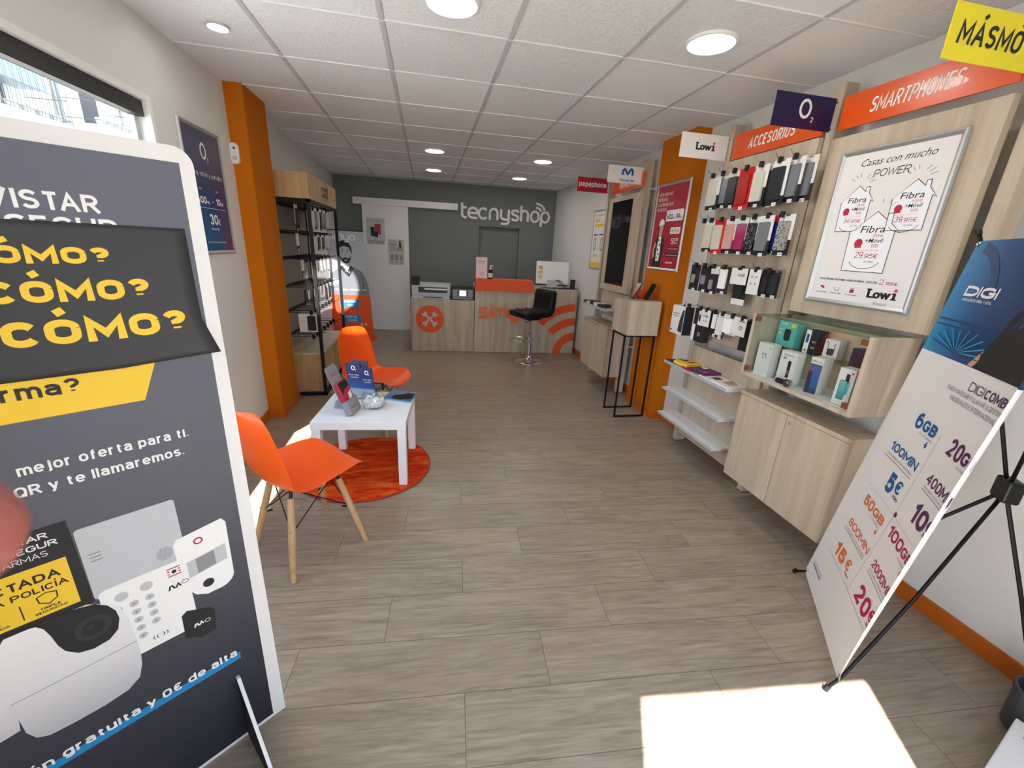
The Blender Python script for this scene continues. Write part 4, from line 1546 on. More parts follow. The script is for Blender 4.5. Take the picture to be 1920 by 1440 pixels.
m = MB().use('white_letter')


def simyo_word(m, u, v, s_, F, d, w_):
    """the looped phone-company word, drawn with an even pen; s_ is the x-height."""
    x = u
    q = s_
    m.stroke([(x + .95 * q, v + q), (x + .2 * q, v + q), (x + .05 * q, v + .86 * q), (x + .05 * q, v + .64 * q), (x + .2 * q, v + .5 * q), (x + .8 * q, v + .5 * q), (x + .95 * q, v + .36 * q), (x + .95 * q, v + .14 * q), (x + .8 * q, v), (x, v)], w_, F, d)
    x += 1.3 * q
    m.stroke([(x, v), (x, v + q)], w_, F, d)
    m.stroke([(x, v + 1.25 * q), (x, v + 1.5 * q)], w_, F, d)
    x += .4 * q
    m.stroke([(x, v), (x, v + q)], w_, F, d)
    m.stroke([(x, v + q), (x + .6 * q, v + q), (x + .72 * q, v + .86 * q), (x + .72 * q, v)], w_, F, d)
    m.stroke([(x + .72 * q, v + q), (x + 1.3 * q, v + q), (x + 1.44 * q, v + .86 * q), (x + 1.44 * q, v)], w_, F, d)
    x += 1.8 * q
    m.stroke([(x, v + q), (x, v + .2 * q), (x + .15 * q, v), (x + .9 * q, v)], w_, F, d)
    m.stroke([(x + .95 * q, v + q), (x + .95 * q, v - .25 * q), (x + .8 * q, v - .4 * q), (x + .1 * q, v - .4 * q)], w_, F, d)
    x += 1.3 * q
    m.stroke(arc(x + .5 * q, v + .5 * q, .5 * q, 0, 360, 24), w_, F, d, closed=False)


simyo_word(m, 0.075, 1.43, 0.068, PBF, .0038, .016)
m.text('NO LE DES MÁS VUELTAS', 0.33, 0.705, .026, .44, PBF, .0038, .03, align='c')
m.text('9', 0.475, 0.17, .05, .035, PBF, .0038, .01)
m.text(',99', 0.455, 0.17, .045, .05, PBF, .0038, .01, align='r')
m.build('lettering', None, pb_)
m = MB().use('print_blue')
m.rect(0.155, 0.445, 0.43, 0.575, PBF, .0018)
m.rect(0.165, 0.225, 0.43, 0.345, PBF, .0018)
m.use('white_letter')
m.text('FIBRA', 0.30, 0.523, .036, .17, PBF, .003, .02, align='c')
m.text('100', 0.30, 0.465, .036, .10, PBF, .003, .02, align='c')
m.text('+', 0.30, 0.375, .03, None, PBF, .003, .03, align='c')
m.text('MÓVIL', 0.30, 0.290, .036, .17, PBF, .003, .02, align='c')
m.text('30GB', 0.30, 0.240, .03, .13, PBF, .003, .02, align='c')
m.build('offer_panels', None, pb_)
m = MB()
m.box((-1.45, 6.64, 0.0), (-0.80, 6.76, 0.045))
m.build('base', 'banner_orange', pb_, bevel=.004)
m = MB()
m.tube([PBF.p(0.0, 1.56, -.002), PBF.p(0.60, 1.56, -.002)], .008, 8)
m.tube([PBF.p(0.3, 1.55, -.012), (-1.13, 6.72, 0.04)], .007, 8)
m.build('rail_and_pole', 'dark_plastic', pb_)

# ------------------------------------------------------------------ papers on the sliding door
DF = Fr(BACK.p(0, 0, .0665), BACK.u, BACK.v)
p1 = thing('door_notice', 'grey notice with red and black gadget picture higher on the sliding door', 'notice', DF.p(-0.83, 1.63))
m = MB()
m.rect(-0.972, 1.425, -0.680, 1.835, DF)
m.build('paper', 'print_light_grey', p1)
m = MB().use('print_grey')
m.text('MOVISTAR PROSEGUR', -0.826, 1.780, .022, .22, DF, .001, .02, align='c')
m.use('print_red').rect(-0.84, 1.585, -0.745, 1.745, DF, .001)
m.use('print_black').rect(-0.905, 1.555, -0.845, 1.695, DF, .0012)
m.rect(-0.85, 1.54, -0.79, 1.63, DF, .0014)
m.rect(-0.95, 1.475, -0.70, 1.480, DF, .001)
for k in range(5):
    m.disc(-0.925 + .05 * k, 1.45, .009, DF, .001, 10)
m.build('picture', None, p1)
p2 = thing('door_notice', 'white notice with a seated woman picture lower on the sliding door', 'notice', DF.p(-0.51, 1.31))
m = MB()
m.rect(-0.640, 1.110, -0.378, 1.520, DF)
m.build('paper', 'print_light_grey', p2)
m = MB().use('print_grey')
m.text('MOVISTAR', -0.565, 1.475, .018, .12, DF, .001, .03, align='c')
m.rect(-0.632, 1.43, -0.505, 1.45, DF, .001)
for k in range(4):
    m.rect(-0.60, 1.40 - .022 * k, -0.51, 1.408 - .022 * k, DF, .001)
m.use('beech_leg').poly([(-0.50, 1.33), (-0.385, 1.33), (-0.39, 1.39), (-0.42, 1.43), (-0.47, 1.43), (-0.495, 1.39)], DF, .001)
m.use('print_black').poly([(-0.455, 1.50), (-0.435, 1.50), (-0.425, 1.44), (-0.43, 1.38), (-0.45, 1.38), (-0.46, 1.44)], DF, .0014)
for k in range(3):
    m.use('print_grey').rect(-0.605 + .075 * k, 1.185, -0.555 + .075 * k, 1.275, DF, .001)
    m.use('print_black').disc(-0.58 + .075 * k, 1.145, .010, DF, .001, 8)
m.build('picture', None, p2)

# ------------------------------------------------------------------ wall lettering above the counter
def word_tecnyshop():
    t_ = thing('wall_lettering', 'white raised shop name lettering on the grey back wall', 'sign', BACK.p(1.37, 2.0, 0))
    F = Fr(BACK.p(0.565, 1.935, 0.028), BACK.u, BACK.v)
    W_ = .038
    D = .026

    def letter(strokes):
        m = MB()
        for pts in strokes:
            m.stroke(pts, W_, F, 0.0, D)
        m.build('letter', 'sign_white', t_)
    X = .150   # x-height centre lines
    # t
    letter([[(.02, .225), (.02, .045), (.035, .012), (.065, 0), (.098, 0)], [(.02, .158), (.098, .158)]])
    # e
    letter([[(.285, .076), (.133, .076)], [(.278, .0), (.19, .0), (.15, .015), (.129, .048), (.126, .085), (.138, .125), (.165, .148), (.205, .157), (.245, .148), (.27, .125), (.278, .095), (.278, .062)]])
    # c
    letter([[(.435, .018), (.405, 0)] + arc(.375, .078, .072, -60, -300, 14, .080) + [(.435, .138)]])
    # n
    letter([[(.490, -.015), (.490, .100)] + arc(.555, .095, .065, 180, 0, 10, .066) + [(.620, .095), (.620, -.015)]])
    # y
    letter([[(.680, .165), (.680, .075)] + arc(.735, .065, .055, 180, 270, 6, .06) + [(.80, .005)], [(.815, .165), (.815, -.015)] + arc(.765, -.02, .05, 0, -90, 6, .045) + [(.70, -.065), (.685, -.065)]])
    # s
    letter([[(.985, .128), (.965, .152), (.925, .160), (.885, .150), (.870, .122), (.885, .095), (.93, .082), (.968, .066), (.980, .038), (.965, .010), (.925, .0), (.885, .007), (.866, .030)]])
    # h
    letter([[(1.030, .235), (1.030, -.010)], [(1.030, .100)] + arc(1.090, .095, .060, 180, 0, 10, .068) + [(1.150, .095), (1.150, -.010)]])
    # o
    letter([arc(1.272, .080, .068, 0, 360, 26, .082)])
    # p
    letter([arc(1.452, .080, .068, -180, 180, 26, .082), [(1.384, .085), (1.384, -.075)]])
    # two radio waves
    letter([arc(1.285, .120, .105, 90, 25, 8)])
    letter([arc(1.285, .120, .170, 90, 25, 10)])
    return t_


mat('sign_white', 'e4e6e6', .45)
word_tecnyshop()

# ------------------------------------------------------------------ counters
CF = Fr((-0.236, 5.975, 0), (0.99847, -0.05528, 0), (0, 0, 1))
lc = thing('repair_counter', 'low wood counter with round orange spanner emblem beside the sliding door', 'counter', CF.p(0.44, 0, -.25))
m = MB()
m.box((0.004, 0.004, -0.60), (0.886, 0.725, -0.001), CF)
m.build('body', 'counter_oak', lc)
m = MB()
m.box((0.0, 0.725, -0.62), (0.889, 0.748, 0.0), CF)
m.build('worktop', 'counter_oak', lc, bevel=.0015)
m = MB()
m.disc(0.262, 0.468, 0.195, CF, 0.001, 48)
em = m.build('emblem', 'banner_orange', lc)
m = MB()


def spanner(m, ang, F, d):
    c, s = math.cos(R(ang)), math.sin(R(ang))

    def rot(pts):
        return [(0.262 + x * c - y * s, 0.468 + x * s + y * c) for x, y in pts]
    m.poly(rot([(-.075, -.013), (.075, -.013), (.075, .013), (-.075, .013)]), F, d)
    for sg in (1, -1):
        pts = [(sg * .075, -.02)] + [(sg * (.105 + .036 * math.cos(R(a))), .036 * math.sin(R(a))) for a in range(-150, -24, 21)] + [(sg * .117, -.012), (sg * .100, 0), (sg * .117, .012)] + [(sg * (.105 + .036 * math.cos(R(a))), .036 * math.sin(R(a))) for a in range(24, 151, 21)] + [(sg * .075, .02)]
        m.poly(rot(pts), F, d)


spanner(m, 45, CF, 0.0018)
spanner(m, 135, CF, 0.0016)
m.build('spanner_print', 'print_light_grey', em)
m = MB()
m.rect(0.262 - .008, .42, .262 + .008, .516, Fr(CF.p(0, 0, 0), CF.u, CF.v), .0020)
m.v = [tuple(CF.p(.262 + (x * math.cos(R(-45)) - y * math.sin(R(-45))), .468 + (x * math.sin(R(-45)) + y * math.cos(R(-45))), .0022)) for x, y in ((-.004, -.07), (.004, -.07), (.004, .07), (-.004, .07))]
m.build('spanner_gap', 'banner_orange', em)

hc = thing('service_counter', 'tall wood service counter with orange front lettering and wave stripes', 'counter', CF.p(1.63, 0, -.25))
m = MB()
m.box((0.892, 0.004, -0.60), (2.387, 0.925, 0.002), CF)
m.build('body', 'counter_oak', hc)
m = MB()
m.box((0.890, 0.925, -0.65), (2.388, 0.947, 0.006), CF)
m.build('worktop', 'counter_oak', hc, bevel=.0015)
m = MB()
m.box((0.893, 0.889, -0.22), (1.715, 1.052, 0.030), CF)
m.build('raised_shelf', 'banner_orange', hc, bevel=.002)
m = MB()
F = Fr(CF.p(0, 0, 0.003), CF.u, CF.v)
simyo_word(m, 0.955, 0.520, 0.125, F, .018, .038)
m.build('front_lettering', 'orange_letter', hc)
m = MB()
mat('stripe_orange', 'dc4e14', .5)


def wave_stripe(r_in, r_out, a0, a1):
    cx_, cy_ = 2.395, 0.0
    pts = arc(cx_, cy_, r_out, a0, a1, 16) + arc(cx_, cy_, r_in, a1, a0, 16)
    m.poly(pts, F, .001)


wave_stripe(0.205, 0.325, 92, 180)
wave_stripe(0.43, 0.545, 92, 140)
wave_stripe(0.64, 0.75, 92, 140)
m.build('wave_stripes', 'stripe_orange', hc)

# printers on the low counter
bp = thing('large_printer', 'large pale grey printer at the wall end of the low counter', 'printer', CF.p(0.30, .748, -.3))
m = MB()
m.box((0.015, 0.790, -0.46), (0.548, 0.942, -0.06), CF)
m.build('body', 'silver_plastic', bp, bevel=.008)
m = MB()
m.prism([(0.0, 0), (0.04, 0.045), (0.53, 0.045), (0.548, 0)], -.30, .0, Fr(CF.p(0, .749, -.02), CF.u, CF.v))
m.build('paper_tray', 'silver_plastic', bp, bevel=.003)
m = MB()
m.box((0.105, 0.830, -.062), (0.505, 0.905, -.056), CF)
sl = m.build('output_slot', 'black_plastic', bp)
m = MB()
m.box((0.19, 0.872, -.058), (0.50, 0.890, -.035), CF)
m.build('roller_bar', 'brushed_steel', sl)
m = MB()
m.box((0.17, 0.765, -.021), (0.44, 0.778, -.018), CF)
m.build('tray_grip', 'black_plastic', bp)
m = MB()
F2 = Fr(CF.p(0.012, 0.93, -.05), CF.u, (CF.v + CF.n * -.35))
m.box((0.0, 0.0, -0.012), (0.115, 0.125, 0.0), F2)
m.build('touch_panel', 'black_plastic', bp, bevel=.004)
sp = thing('small_printer', 'small black printer with a lit screen next to the tall counter', 'printer', CF.p(.73, .748, -.2))
m = MB()
m.box((0.555, 0.749, -0.38), (0.884, 0.908, -0.015), CF)
m.build('body', 'black_plastic', sp, bevel=.010)
m = MB()
m.box((0.580, 0.790, -.016), (0.860, 0.892, -.010), CF)
m.box((0.580, 0.758, -.016), (0.860, 0.783, -.008), CF)
m.build('front_panel', 'print_grey', sp, bevel=.002)
m = MB()
m.rect(0.675, 0.805, 0.765, 0.880, CF, -.0095)
mat('lcd_screen', 'cfe6ee', .3, emit=1.1)
m.build('screen', 'lcd_screen', sp)
m = MB()
m.rect(0.645, 0.800, 0.660, 0.885, CF, -.0095)
m.rect(0.780, 0.800, 0.795, 0.885, CF, -.0095)
m.build('buttons', 'black_plastic', sp)

# things on the raised shelf
ac = thing('code_sign_holder', 'clear upright sign holder with a pink notice on the orange shelf', 'sign holder', CF.p(.97, 1.052, -.05))
AF = Fr(CF.p(0.895, 1.0535, -.03), CF.u, CF.v * 1.0 - CF.n * 0.16)
m = MB()
m.box((0, 0, -.004), (0.165, 0.295, 0.0), AF)
m.box((0, 0, -.06), (0.165, 0.003, 0.0), Fr(AF.o, CF.u, CF.v))
m.build('acrylic', 'clear_acrylic', ac)
m = MB()
m.rect(0.004, 0.004, 0.161, 0.291, AF, .0006)
m.build('notice', 'notice_pink', ac)
m = MB().use('print_charcoal')
m.text('tecnyshop', .082, .225, .016, .10, AF, .0012, .02, align='c')
m.rect(.04, .205, .125, .208, AF, .0012)
m.text('Valora tu visita', .082, .078, .008, .075, AF, .0012, .02, align='c')
m.text('GRACIAS', .082, .055, .010, .03, AF, .0012, .02, align='c')
m.build('lettering', None, ac)
bo = thing('sanitizer_bottle', 'clear pump bottle of hand gel on the orange shelf', 'bottle', CF.p(1.105, 1.052, -.06))
bc = CF.p(1.105, 1.053, -.06)
m = MB()
m.lathe([(.030, 0), (.034, .004), (.034, .085), (.030, .105), (.014, .125), (.013, .132)], bc, 20)
m.build('bottle_body', 'smoke_acrylic', bo, smooth=True)
m = MB()
m.lathe([(.0346, .02), (.0346, .08)], bc, 20)
m.build('bottle_label', 'white_card', bo)
m = MB()
m.lathe([(.015, .128), (.015, .148), (.006, .152), (.005, .172)], bc, 14)
m.box((-.012, .170, -.012), (.035, .182, .012), Fr(bc, CF.u, CF.v))
m.build('pump', 'white_lacquer', bo, bevel=.002)

# screen seen from behind on the tall counter
mo = thing('computer_screen', 'white screen seen from behind with a yellow leaflet taped on the tall counter', 'computer screen', CF.p(2.03, .947, -.25))
MF = Fr(CF.p(1.80, 1.0, -.24), CF.u, CF.v - CF.n * 0.10)
m = MB()
m.prism(rrect(0, 0, 0.49, 0.325, .012), -.014, 0.0, MF)
m.build('screen_back', 'white_lacquer', mo, bevel=.003)
m = MB()
m.prism([(0.17, .06), (0.32, .06), (0.33, -.05), (0.16, -.05)], 0.002, 0.008, MF)
m.box((0.12, -0.052, -0.16), (0.36, -0.046, 0.02), Fr(MF.o, CF.u, CF.v))
m.build('stand', 'silver_plastic', mo)
m = MB()
m.box((0.0, -0.02, 0.0), (0.49, -0.002, 0.004), MF)
m.build('lower_bezel', 'black_plastic', mo)
m = MB()
m.poly(arc(0.065, .10, .035, 180, 360, 8) + [(.105, .22), (.095, .265), (.035, .265), (.022, .22)], MF, .0015)
lf = m.build('taped_leaflet', 'leaflet_cream', mo)
m = MB().use('print_charcoal')
for (v_, w_) in ((.235, .06), (.217, .05), (.165, .065), (.10, .03)):
    m.rect(.063 - w_ / 2, v_, .063 + w_ / 2, v_ + .008, MF, .0022)
m.build('leaflet_print', None, lf)
kb = thing('cable_bundle', 'tangle of black and grey cables in front of the white screen', 'cables', CF.p(2.05, .947, -.1))
m = MB()
for k in range(7):
    a = 1.80 + .055 * k
    b = random.uniform(.2, .42)
    m.tube([CF.p(a, .953 + .004 * (k % 3), -.10 + .02 * (k % 3)), CF.p(a + b * .3, .957 + .006 * (k % 2), -.05 - .03 * (k % 2)), CF.p(a + b * .7, .955 + .004 * (k % 3), -.09), CF.p(min(a + b, 2.12), .953, -.05 - .02 * (k % 3))], .0045, 6)
for dx in (0, .025, .05):
    m.tube([CF.p(2.09 + dx, 1.065, -.226), CF.p(2.13 + dx, 1.04, -.19), CF.p(2.17 + dx, .97, -.06), CF.p(2.19 + dx, .953, -.045)], .0045, 6)
m.build('cables', 'dark_plastic', kb)
m = MB()
m.box((1.745, .9475, -.14), (1.83, .962, -.03), CF)
m.build('adapter', 'silver_plastic', kb, bevel=.002)
spk = thing('card_reader', 'small black upright device at the wall end of the tall counter', 'device', CF.p(2.30, .947, -.1))
m = MB()
m.prism(rrect(2.292, .948, 2.358, 1.085, .010), -.15, -.08, CF)
m.build('case', 'black_plastic', spk, bevel=.004)
m = MB()
m.rect(2.30, .99, 2.35, 1.06, CF, -.0795)
m.build('screen', 'dark_plastic', spk)

# ------------------------------------------------------------------ bar stool
bs = thing('bar_stool', 'black padded bar stool on a chrome post in front of the service counter', 'bar stool', (1.36, 5.40, 0))
c_ = (1.36, 5.40, 0)
m = MB()
m.lathe([(.205, 0.0), (.205, .006), (.16, .020), (.06, .038), (.035, .055), (.032, .085), (.028, .09)], c_, 40)
m.build('base', 'chrome', bs, smooth=True)
m = MB()
m.lathe([(.027, .08), (.027, .40), (.020, .405), (.020, .60)], c_, 20)
m.build('post', 'chrome', bs, smooth=False)
m = MB()
m.tube([(1.36 - .165 + .145 * math.cos(a * math.pi / 16), 5.40 + .145 * math.sin(a * math.pi / 16), .315 + .012 * math.sin(a * math.pi / 16 * 2)) for a in range(32)], .0095, 8, closed=True)
m.box((1.36 - .035, 5.375, .300), (1.36 + .033, 5.425, .330))
m.build('footrest', 'chrome', bs, smooth=True)
m = MB()
m.box((1.36 - .09, 5.31, .585), (1.36 + .09, 5.49, .610))
m.tube([(1.36, 5.40, .575), (1.30, 5.37, .565), (1.24, 5.34, .56)], .006, 6)
m.build('swivel_plate', 'black_metal', bs)
m = MB()
pth = [(-.235, .660, .038), (-.215, .665, .046), (-.15, .668, .052), (0, .662, .054), (.12, .664, .055), (.168, .675, .060), (.200, .72, .060), (.208, .82, .058), (.216, .92, .052), (.220, .960, .038), (.221, .976, .012)]
rows = []
n = len(pth)
for i, (x, z, h_) in enumerate(pth):
    a = pth[max(0, i - 1)]
    b = pth[min(n - 1, i + 1)]
    tv = Vector((b[0] - a[0], 0, b[1] - a[1])).normalized()
    nv = Vector((-tv.z, 0, tv.x))
    cc = Vector((1.36 + x, 5.40, z))
    rows.append([cc + nv * h_ * math.sin(t2) * .95 + Vector((0, .20 * max(-1, min(1, 1.35 * math.cos(t2))) * (1 if 0 < i < n - 1 else .9), 0)) for t2 in [2 * math.pi * k / 20 for k in range(21)]])
m.grid(rows)
m.add(rows[0][:20], [tuple(range(20))])
m.add(rows[-1][:20], [tuple(range(20))])
sh = m.build('padded_seat', 'black_leather', bs, smooth=True)
for x0 in (-.14, -.02, .09):
    pass
m = MB()
for x0 in (-.12, 0.02):
    m.tube([(1.36 + x0, 5.40 - .195, .711), (1.36 + x0, 5.40 + .195, .711)], .004, 6)
for z0 in (.80, .90):
    xx = .149 if z0 < .85 else .158
    m.tube([(1.36 + xx, 5.21, z0), (1.36 + xx, 5.59, z0)], .004, 6)
m.build('seams', 'black_leather', bs)
bs.rotation_euler = (0, 0, R(22))

# ------------------------------------------------------------------ shop-fitting along the long wall
PXF = 2.05


def post(y, label):
    t_ = thing('display_post', label, 'post', (PXF + .04, y, 0), 'wooden wall posts')
    m = MB()
    m.box((PXF, y - .025, 0.006), (PXF + .08, y + .025, 2.35))
    m.build('timber', 'light_oak', t_, bevel=.0015)
    m = MB()
    F = Fr((PXF + .04, y - .0252, 0), (1, 0, 0), (0, 0, 1))
    for k in range(17):
        m.disc(.012 if k % 2 else .008, 0.32 + .12 * k, .0045, F, .0004, 10)
    m.build('peg_holes', 'beech_leg', t_)
    m = MB()
    for z in (.52, 2.10):
        m.tube([(PXF + .08, y, z), (RX, y, z)], .009, 8)
        m.tube([(RX - .006, y, z), (RX - .001, y, z)], .022, 12)
    m.build('wall_bracket', 'white_lacquer', t_)
    m = MB()
    m.box((PXF + .002, y - .023, 0), (PXF + .078, y + .023, .007))
    m.build('foot_pad', 'black_plastic', t_)
    return t_


P_MM, P_O2, P_LO, P_MO, P_PE = 1.27, 2.085, 2.878, 4.085, 4.90
post(P_MM, 'wooden post behind the blue banner, past the smartphones panel')
post(P_O2, 'wooden post carrying the navy sign between accessories and smartphones')
post(P_LO, 'wooden post beside the orange pillar at the end of the accessories')
post(P_MO, 'wooden post with peg holes under the white sign with a blue logo')
post(P_PE, 'wooden post behind the black screen, nearest the counter')


def flag_sign(name, label, y, x0, z0, bg, draw, x1=2.05):
    F = Fr((x0, y, z0), (1, 0, 0), (0, 0, 1))
    w_ = x1 - x0 - .008
    t_ = thing(name, label, 'sign', F.p(w_ / 2, .075))
    m = MB()
    m.box((0, 0, -.004), (w_, .150, 0), F)
    m.build('plate', bg, t_)
    m = MB()
    m.box((w_ - .004, .012, -.004), (w_ + .007, .017, .0), F)
    m.box((w_ - .004, .130, -.004), (w_ + .007, .135, .0), F)
    m.build('fixing', 'black_metal', t_)
    m = MB()
    draw(m, F, w_)
    m.build('lettering', None, t_)
    return t_


def d_mas(m, F, w_):
    m.use('print_black').text('MÁSMÓVIL', .035, .045, .062, .385, F, .001, .035, slant=.12)


def d_o2(m, F, w_):
    m.use('white_letter').stroke(arc(.180, .088, .029, 0, 360, 26, .037), .013, F, .001)
    m.text('2', .222, .032, .024, None, F, .001, .03)


def d_lowi(m, F, w_, u0=.115, v0=.052, s_=1.0, dd=.001):
    m.use('print_black').text('Low', u0, v0, .046 * s_, .118 * s_, F, dd, .055, bf=True)
    m.rect(u0 + .004 * s_, v0, u0 + .038 * s_, v0 + .009 * s_, F, dd)
    m.rect(u0 - .004 * s_, v0 + .038 * s_, u0 + .02 * s_, v0 + .046 * s_, F, dd)
    m.rect(u0 + .126 * s_, v0, u0 + .140 * s_, v0 + .034 * s_, F, dd)
    m.rect(u0 + .119 * s_, v0, u0 + .147 * s_, v0 + .006 * s_, F, dd)
    m.rect(u0 + .120 * s_, v0 + .028 * s_, u0 + .130 * s_, v0 + .034 * s_, F, dd)
    m.use('print_pink').disc(u0 + .134 * s_, v0 + .046 * s_, .0085 * s_, F, dd, 14)


def d_movistar(m, F, w_):
    m.use('logo_blue')
    pts = [(.150, .070), (.148, .090), (.153, .112), (.165, .122), (.178, .112), (.188, .095), (.199, .083), (.210, .094), (.220, .113), (.234, .124), (.246, .115), (.250, .095), (.247, .072)]
    m.stroke(pts, .021, F, .001)
    m.use('print_digi_blue').text('Movistar', .198, .015, .024, .155, F, .001, .03, align='c')


def d_pepe(m, F, w_):
    m.use('white_letter').text('pepephone', .018, .055, .054, .330, F, .001, .032)


flag_sign('flag_sign', 'yellow sign with black lettering jutting out above the smartphones board', 1.30, 1.622, 2.129, 'sign_yellow', d_mas, 2.04)
flag_sign('flag_sign', 'navy sign with a white letter and small 2 jutting out from a post', P_O2, 1.690, 2.131, 'sign_navy', d_o2)
flag_sign('flag_sign', 'white sign with black lettering and pink dot jutting out by the orange pillar', P_LO + .01, 1.686, 2.131, 'white_print', d_lowi)
flag_sign('flag_sign', 'white sign with a blue letter M logo jutting out above the black screen', P_MO, 1.682, 2.124, 'white_print', d_movistar)
flag_sign('flag_sign', 'crimson sign with white lettering jutting out nearest the counter', 4.92, 1.676, 2.134, 'sign_red', d_pepe)


def head_board(label, y0, y1, z0, z1, word, wu, wh, ww):
    F = face_x(2.03, y1, z0)
    t_ = thing('header_board', label, 'sign', F.p((y1 - y0) / 2, 0))
    m = MB()
    m.box((0, 0, -.008), (y1 - y0, z1 - z0, 0), F)
    m.build('board', 'sign_orange', t_)
    m = MB().use('white_letter')
    m.text(word, wu, (z1 - z0 - wh) / 2, wh, ww, F, .001, .03, slant=.14)
    m.build('lettering', None, t_)
    m = MB()
    m.box((.02, .03, -.03), (y1 - y0 - .02, .06, -.008), F)
    m.build('batten', 'light_oak', t_)


head_board('orange smartphones header board above the framed house poster', 1.335, 2.025, 2.122, 2.270, 'SMARTPHONES', .145, .062, .36)
head_board('orange accessories header board above the hanging phone cases', 2.115, 2.808, 2.122, 2.268, 'ACCESORIOS', .145, .062, .36)
head_board('orange header board above the black screen, mostly behind the white sign', 4.022, 4.732, 2.098, 2.240, 'PROMOCIONES', .16, .062, .40)

# --- smartphones panel, framed poster
pn = thing('wall_panel', 'large wood panel holding the framed house poster', 'panel', (2.03, 1.675, 1.22))
m = MB()
m.box((2.015, 1.325, 1.225), (2.048, 2.025, 2.083))
m.build('board', 'light_oak', pn, bevel=.001)
LW, LH = .515, .712
F = face_x(2.0145, 1.932, 1.293)
lp, d = snap_frame('framed_poster', 'white poster with three drawn houses in a silver frame on the smartphones panel', F, LW, LH, 'white_print', 'brushed_steel', .024, .016)


def lo(y, z):
    return 1.932 - y, z - 1.293


m = MB().use('print_black')
m.text('Casas con mucho', lo(1.824, 0)[0], lo(0, 1.925)[1], .030, .315, F, d, -.004, slant=.35, bf=True)
m.text('POWER', lo(1.748, 0)[0], lo(0, 1.872)[1], .031, .155, F, d, -.008, slant=.2)


def house(m, apex, base, hw, ry, hb):
    """outline of a drawn house: apex y,z; wall base z; half width; eaves z; chimney."""
    ay, az = apex
    o = [(ay + hw, ry), (ay + hw * .93, ry + .004), (ay + hw * .86, base), (ay - hw * .88, base - .002), (ay - hw * .86, ry + .008), (ay - hw * 1.06, ry), (ay - hw * .66, ry + .040), (ay - hw * .63, ry + hb * .90), (ay - hw * .44, ry + hb * .88), (ay - hw * .42, ry + hb * .62), (ay, az)]
    return [lo(y, z) for y, z in o]


ink = []
hs = [house(m, (1.794, 1.842), 1.641, .080, 1.768, .074), house(m, (1.546, 1.840), 1.640, .086, 1.764, .076), house(m, (1.672, 1.722), 1.459, .115, 1.628, .094)]
mat('house_fill', 'eef0f6', .6)
for i, h in enumerate(hs):
    m.use('house_fill').poly(h, F, d + .0002 * (i + 1))
    m.use('print_black').stroke(h, .0028, F, d + .0002 * (i + 1) + .0001, closed=True)
for (y, z, s_, pr, mb, gb, k) in ((1.790, 1.768, .80, '34,95€', '300Mb', '10GB', 1), (1.548, 1.766, .84, '39,95€', '600Mb', '30GB', 2), (1.672, 1.632, 1.0, '29,95€', '300Mb', '10GB', 3)):
    D_ = d + .0002 * k + .0004
    cx_, cz_ = lo(y, z)
    m.use('print_black').text('Fibra', cx_, cz_, .030 * s_, .112 * s_, F, D_, .004, slant=.15, align='c', bf=True)
    m.use('print_red').text(mb, cx_ + .03 * s_, cz_ - .020 * s_, .013 * s_, None, F, D_, 0, slant=.1, align='c')
    m.use('print_black').text('+Móvil', cx_ + .018 * s_, cz_ - .044 * s_, .018 * s_, .080 * s_, F, D_, .008, slant=.15, align='c', bf=True)
    m.use('print_red').text(gb, cx_ + .028 * s_, cz_ - .064 * s_, .013 * s_, None, F, D_, 0, slant=.1, align='c')
    m.poly(arc(cx_ - .050 * s_, cz_ - .046 * s_, .020 * s_, -40, 230, 12) + [(cx_ - .066 * s_, cz_ - .068 * s_), (cx_ - .03 * s_, cz_ - .066 * s_)], F, D_)
    for q in range(9):
        m.rect(cx_ - .055 * s_ + .0125 * s_ * q, cz_ - .078 * s_, cx_ - .049 * s_ + .0125 * s_ * q, cz_ - .0765 * s_, F, D_)
    m.text(pr[:2], cx_ - .052 * s_, cz_ - .112 * s_, .028 * s_, .038 * s_, F, D_, .004, slant=.12)
    m.text(pr[2:], cx_ - .013 * s_, cz_ - .112 * s_, .020 * s_, .070 * s_, F, D_, .004, slant=.12)
    m.use('print_grey').text('Al mes', cx_ + .022 * s_, cz_ - .132 * s_, .010 * s_, .045 * s_, F, D_, .01, slant=.15, align='c')
    m.use('print_black').stroke(arc(cx_, cz_ - .120 * s_, .072 * s_, 195, 350, 14, .040 * s_), .0022, F, D_)
    for a in (118, 100, 60, 40, 20, 140):
        if (k == 3 and a in (118, 140, 20)):
            continue
        ay, az = lo(*{1: (1.794, 1.842), 2: (1.546, 1.84), 3: (1.655, 1.722)}[k])
        r1, r2 = .035 * (1 if a < 90 else 1.1), .055
        m.stroke([(ay + r1 * 1.2 * math.cos(R(a)), az + r1 * math.sin(R(a))), (ay + r2 * 1.3 * math.cos(R(a)), az + r2 * math.sin(R(a)))], .0018, F, d)
m.use('print_charcoal').text('Añade', *lo(1.876, 1.410), .011, .036, F, d, 0)
m.text('líneas móviles adicionales', *lo(1.836, 1.410), .011, .195, F, d, .03)
m.text('desde', *lo(1.634, 1.410), .011, .055, F, d, 0)
m.use('print_red').text('2', *lo(1.572, 1.408), .023, .020, F, d, .005)
m.text(',95€', *lo(1.548, 1.408), .014, .058, F, d, .01)
m.disc(*lo(1.850, 1.376), .007, F, d, 12)
m.disc(*lo(1.840, 1.372), .006, F, d, 12)
m.rect(*lo(1.697, 1.358), *lo(1.676, 1.374), F, d)
m.use('print_charcoal').stroke(arc(*lo(1.686, 1.374), .007, 0, 180, 8), .002, F, d)
m.stroke([lo(1.778, 1.376), lo(1.775, 1.363), lo(1.757, 1.363), lo(1.754, 1.376)], .002, F, d)
